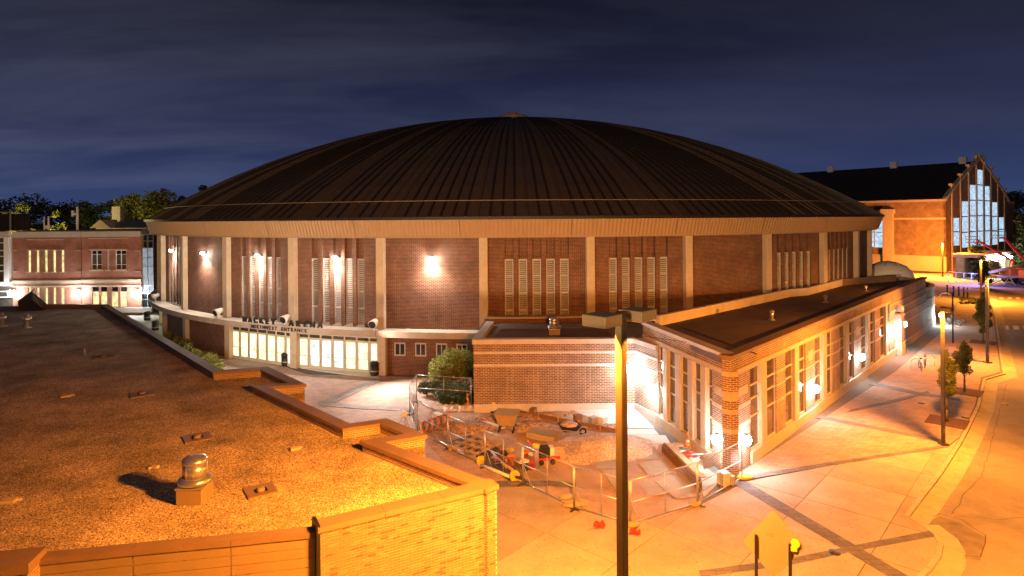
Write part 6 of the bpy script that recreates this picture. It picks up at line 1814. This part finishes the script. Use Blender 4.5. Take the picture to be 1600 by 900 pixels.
lump(1084, 722, 'pink_pipe', 'pinkish sack at the right of the heap', 'sack', 'sack', (.34, .26, .24), 7); lump(1058, 700, 'wood', 'tan cloth bundle at the top of the heap', 'bundle', 'bundle', (.4, .26, .25), 8)
t = thing('tool_bundle', 'scattered rods and handles over the heap by the glazed front', 'tools', gp(1072, 716))
for i in range(16):
    a = (rr.uniform(-.9, .8), rr.uniform(-.6, .6), rr.uniform(.1, .4)); b = (a[0] + rr.uniform(-.7, .7), a[1] + rr.uniform(-.4, .4), rr.uniform(.1, .5))
    build('rod', MB().tube(a, b, rr.uniform(.012, .03), n=5), rr.choice(['wood', 'steel', 'red', 'black_metal', 'orange', 'white_paint']), t)
t = thing('sign_board', 'orange notice board leaning beside the ticket building\'s corner pilaster', 'sign board', gp(1106, 741), math.atan2(.5, .85))
mb = MB().cbox((0, 0, .62), (.62, .025, .62), 0, -.12); build('board', mb, 'sign_back', t); mb = MB(); mb.tube((-.25, 0, 0), (-.25, 0, .6), .015, n=5); mb.tube((.25, 0, 0), (.25, 0, .6), .015, n=5); build('leg', mb, 'steel', t)
o = build('fence_block', MB().cbox((0, 0, .28), (.42, .42, .56), .4), 'pale_slab', bevel=.02); o.location = gp(1131, 757); tag(o, 'white concrete block at the foot of the brick corner pier', 'block')
o = build('fence_block', MB().cbox((0, 0, .2), (.3, .3, .4), .9), 'slab_c', bevel=.02); o.location = gp(1142, 757); tag(o, 'brown broken block beside the white concrete block', 'block')
def flag(px, py, label, rz):
    t = thing('red_flag', label, 'flag', gp(px, py), rz, 'red flags on the pavement')
    mb = MB(); r_ = random.Random(px)
    for j in range(5):
        for i in range(6): mb.v.append((-.2 + .08 * i, -.14 + .07 * j, .05 + .16 * math.sin(i * .9 + j) ** 2 + r_.uniform(0, .08)))
    for j in range(4):
        for i in range(5): mb.f.append((j * 6 + i, j * 6 + i + 1, (j + 1) * 6 + i + 1, (j + 1) * 6 + i)); mb.s.append(False)
    build('cloth', mb, 'red', t); mb = MB().tube((-.45, -.03, .03), (.1, .05, .16), .012, n=5); build('stick', mb, 'wood', t)
flag(937, 827, 'crumpled red flag on the pavement left of the tall lamp post', .2); flag(992, 838, 'crumpled red flag on the pavement right of the tall lamp post', -.3)

# ================================================================== ROAD-WORK SIGN SEEN FROM BEHIND
SY = 15.6; sc_ = dp(1209, 851, SY)
t = thing('roadwork_sign', 'diamond road-work sign seen from behind, on two dark posts', 'road sign', (sc_.x, SY, 0), R_(-14))
hd = .86; zc = sc_.z
mb = MB(); fx = .74
mb.quadbox([(-fx, .03, zc), (0, .03, zc - hd), (0, .035, zc - hd), (-fx, .035, zc), (0, .03, zc + hd), (fx, .03, zc), (fx, .035, zc), (0, .035, zc + hd)])
mb = MB(); b = len(mb.v); mb.v += [(-fx, .03, zc), (0, .03, zc - hd), (fx, .03, zc), (0, .03, zc + hd), (-fx, .045, zc), (0, .045, zc - hd), (fx, .045, zc), (0, .045, zc + hd)]
mb.f += [(0, 1, 2, 3), (7, 6, 5, 4), (0, 4, 5, 1), (1, 5, 6, 2), (2, 6, 7, 3), (3, 7, 4, 0)]; mb.s += [False] * 6
build('panel', mb, 'sign_back', t)
me = text_mesh('TOI', .12, .001, .002); me.transform(Matrix.Translation((-.1, .027, zc + .18)) @ Matrix.Rotation(PI / 2, 4, 'X')); put('lettering', me, M['wood_dark'], t)
for x, zt in ((-.42, zc + .2), (.38, zc + .06)): mb = MB().box(x - .035, x + .035, -.05, .025, 0, zt); build('post', mb, 'roof_rib', t)
mb = MB(); mb.tube((.5, -.06, zc + .1), (.5, .02, zc + .1), .1, n=14); mb.cbox((.46, -.02, zc - .02), (.14, .1, .12)); build('beacon', mb, 'yellow', t)
mb = MB().box(-.5, .5, -.06, .1, 0, .05); build('foot', mb, 'black_metal', t)
# small things on the pavement
for px, py, lab in ((1304, 863, 'drain cover where the two dark paving bands cross'), (1440, 630, 'pale access cover on the brick paving near the second tree'), (1570, 632, 'round iron cover in the roadway near the kerb'), (1508, 652, 'small iron cover at the kerb below the second tree')):
    z = -.12 if px == 1570 else .014
    t = thing('access_cover', lab, 'drain cover', gp(px, py, z)); mb = MB(); mb.lathe([(.2, -.01), (.2, .014), (.17, .016)], 18); build('rim', mb, 'black_metal', t); mb = MB(); mb.lathe([(.165, -.01), (.165, .018), (.03, .02)], 18); build('lid', mb, 'bronze_pole', t)

# leaves and scraps blown over the pavement
mb = MB(); r6 = random.Random(31)
for i in range(900):
    k = i % 3
    if k == 0: p = gp(r6.uniform(1180, 1520), r6.uniform(620, 890))
    elif k == 1: p = gp(r6.uniform(790, 1180), r6.uniform(770, 895))
    else: p = gp(r6.gauss(1480, 45), r6.gauss(690, 40))
    a = r6.uniform(0, 6.28); w = r6.uniform(.012, .045); z = .019
    if k == 2 and p.x > 27: continue
    mb.poly([(p.x - w * math.cos(a), p.y - w * math.sin(a), z), (p.x + w * .5 * math.sin(a), p.y - w * .5 * math.cos(a), z + r6.uniform(0, .02)), (p.x + w * math.cos(a), p.y + w * math.sin(a), z), (p.x - w * .5 * math.sin(a), p.y + w * .5 * math.cos(a), z + .01)])
build('litter', mb, 'wood_dark', kind='stuff')

# broken stone and clods strewn over the building site
mb = MB(); r7 = random.Random(41)
for i in range(1100):
    c = r7.choice(((938, 700, 60, 16), (765, 655, 40, 8), (850, 652, 70, 6), (715, 670, 35, 9), (850, 700, 70, 25), (905, 664, 40, 6)))
    p = gp(r7.gauss(c[0], c[2] * .6), min(770, r7.gauss(c[1], c[3] * .6))); r = r7.uniform(.015, .07) * (2.0 if r7.random() < .06 else 1)
    a = r7.uniform(0, 6.28); b = len(mb.v)
    if gp(738, 634).y - .4 < p.y: continue
    for k in range(5): mb.v.append((p.x + r * r7.uniform(.6, 1.1) * math.cos(a + k * 1.257), p.y + r * r7.uniform(.6, 1.1) * math.sin(a + k * 1.257), .0))
    mb.v.append((p.x + r * .2, p.y, .01 + r * r7.uniform(.6, 1.2)))
    for k in range(5): mb.f.append((b + k, b + (k + 1) % 5, b + 5)); mb.s.append(False)
build('rubble', mb, 'pile', kind='stuff')
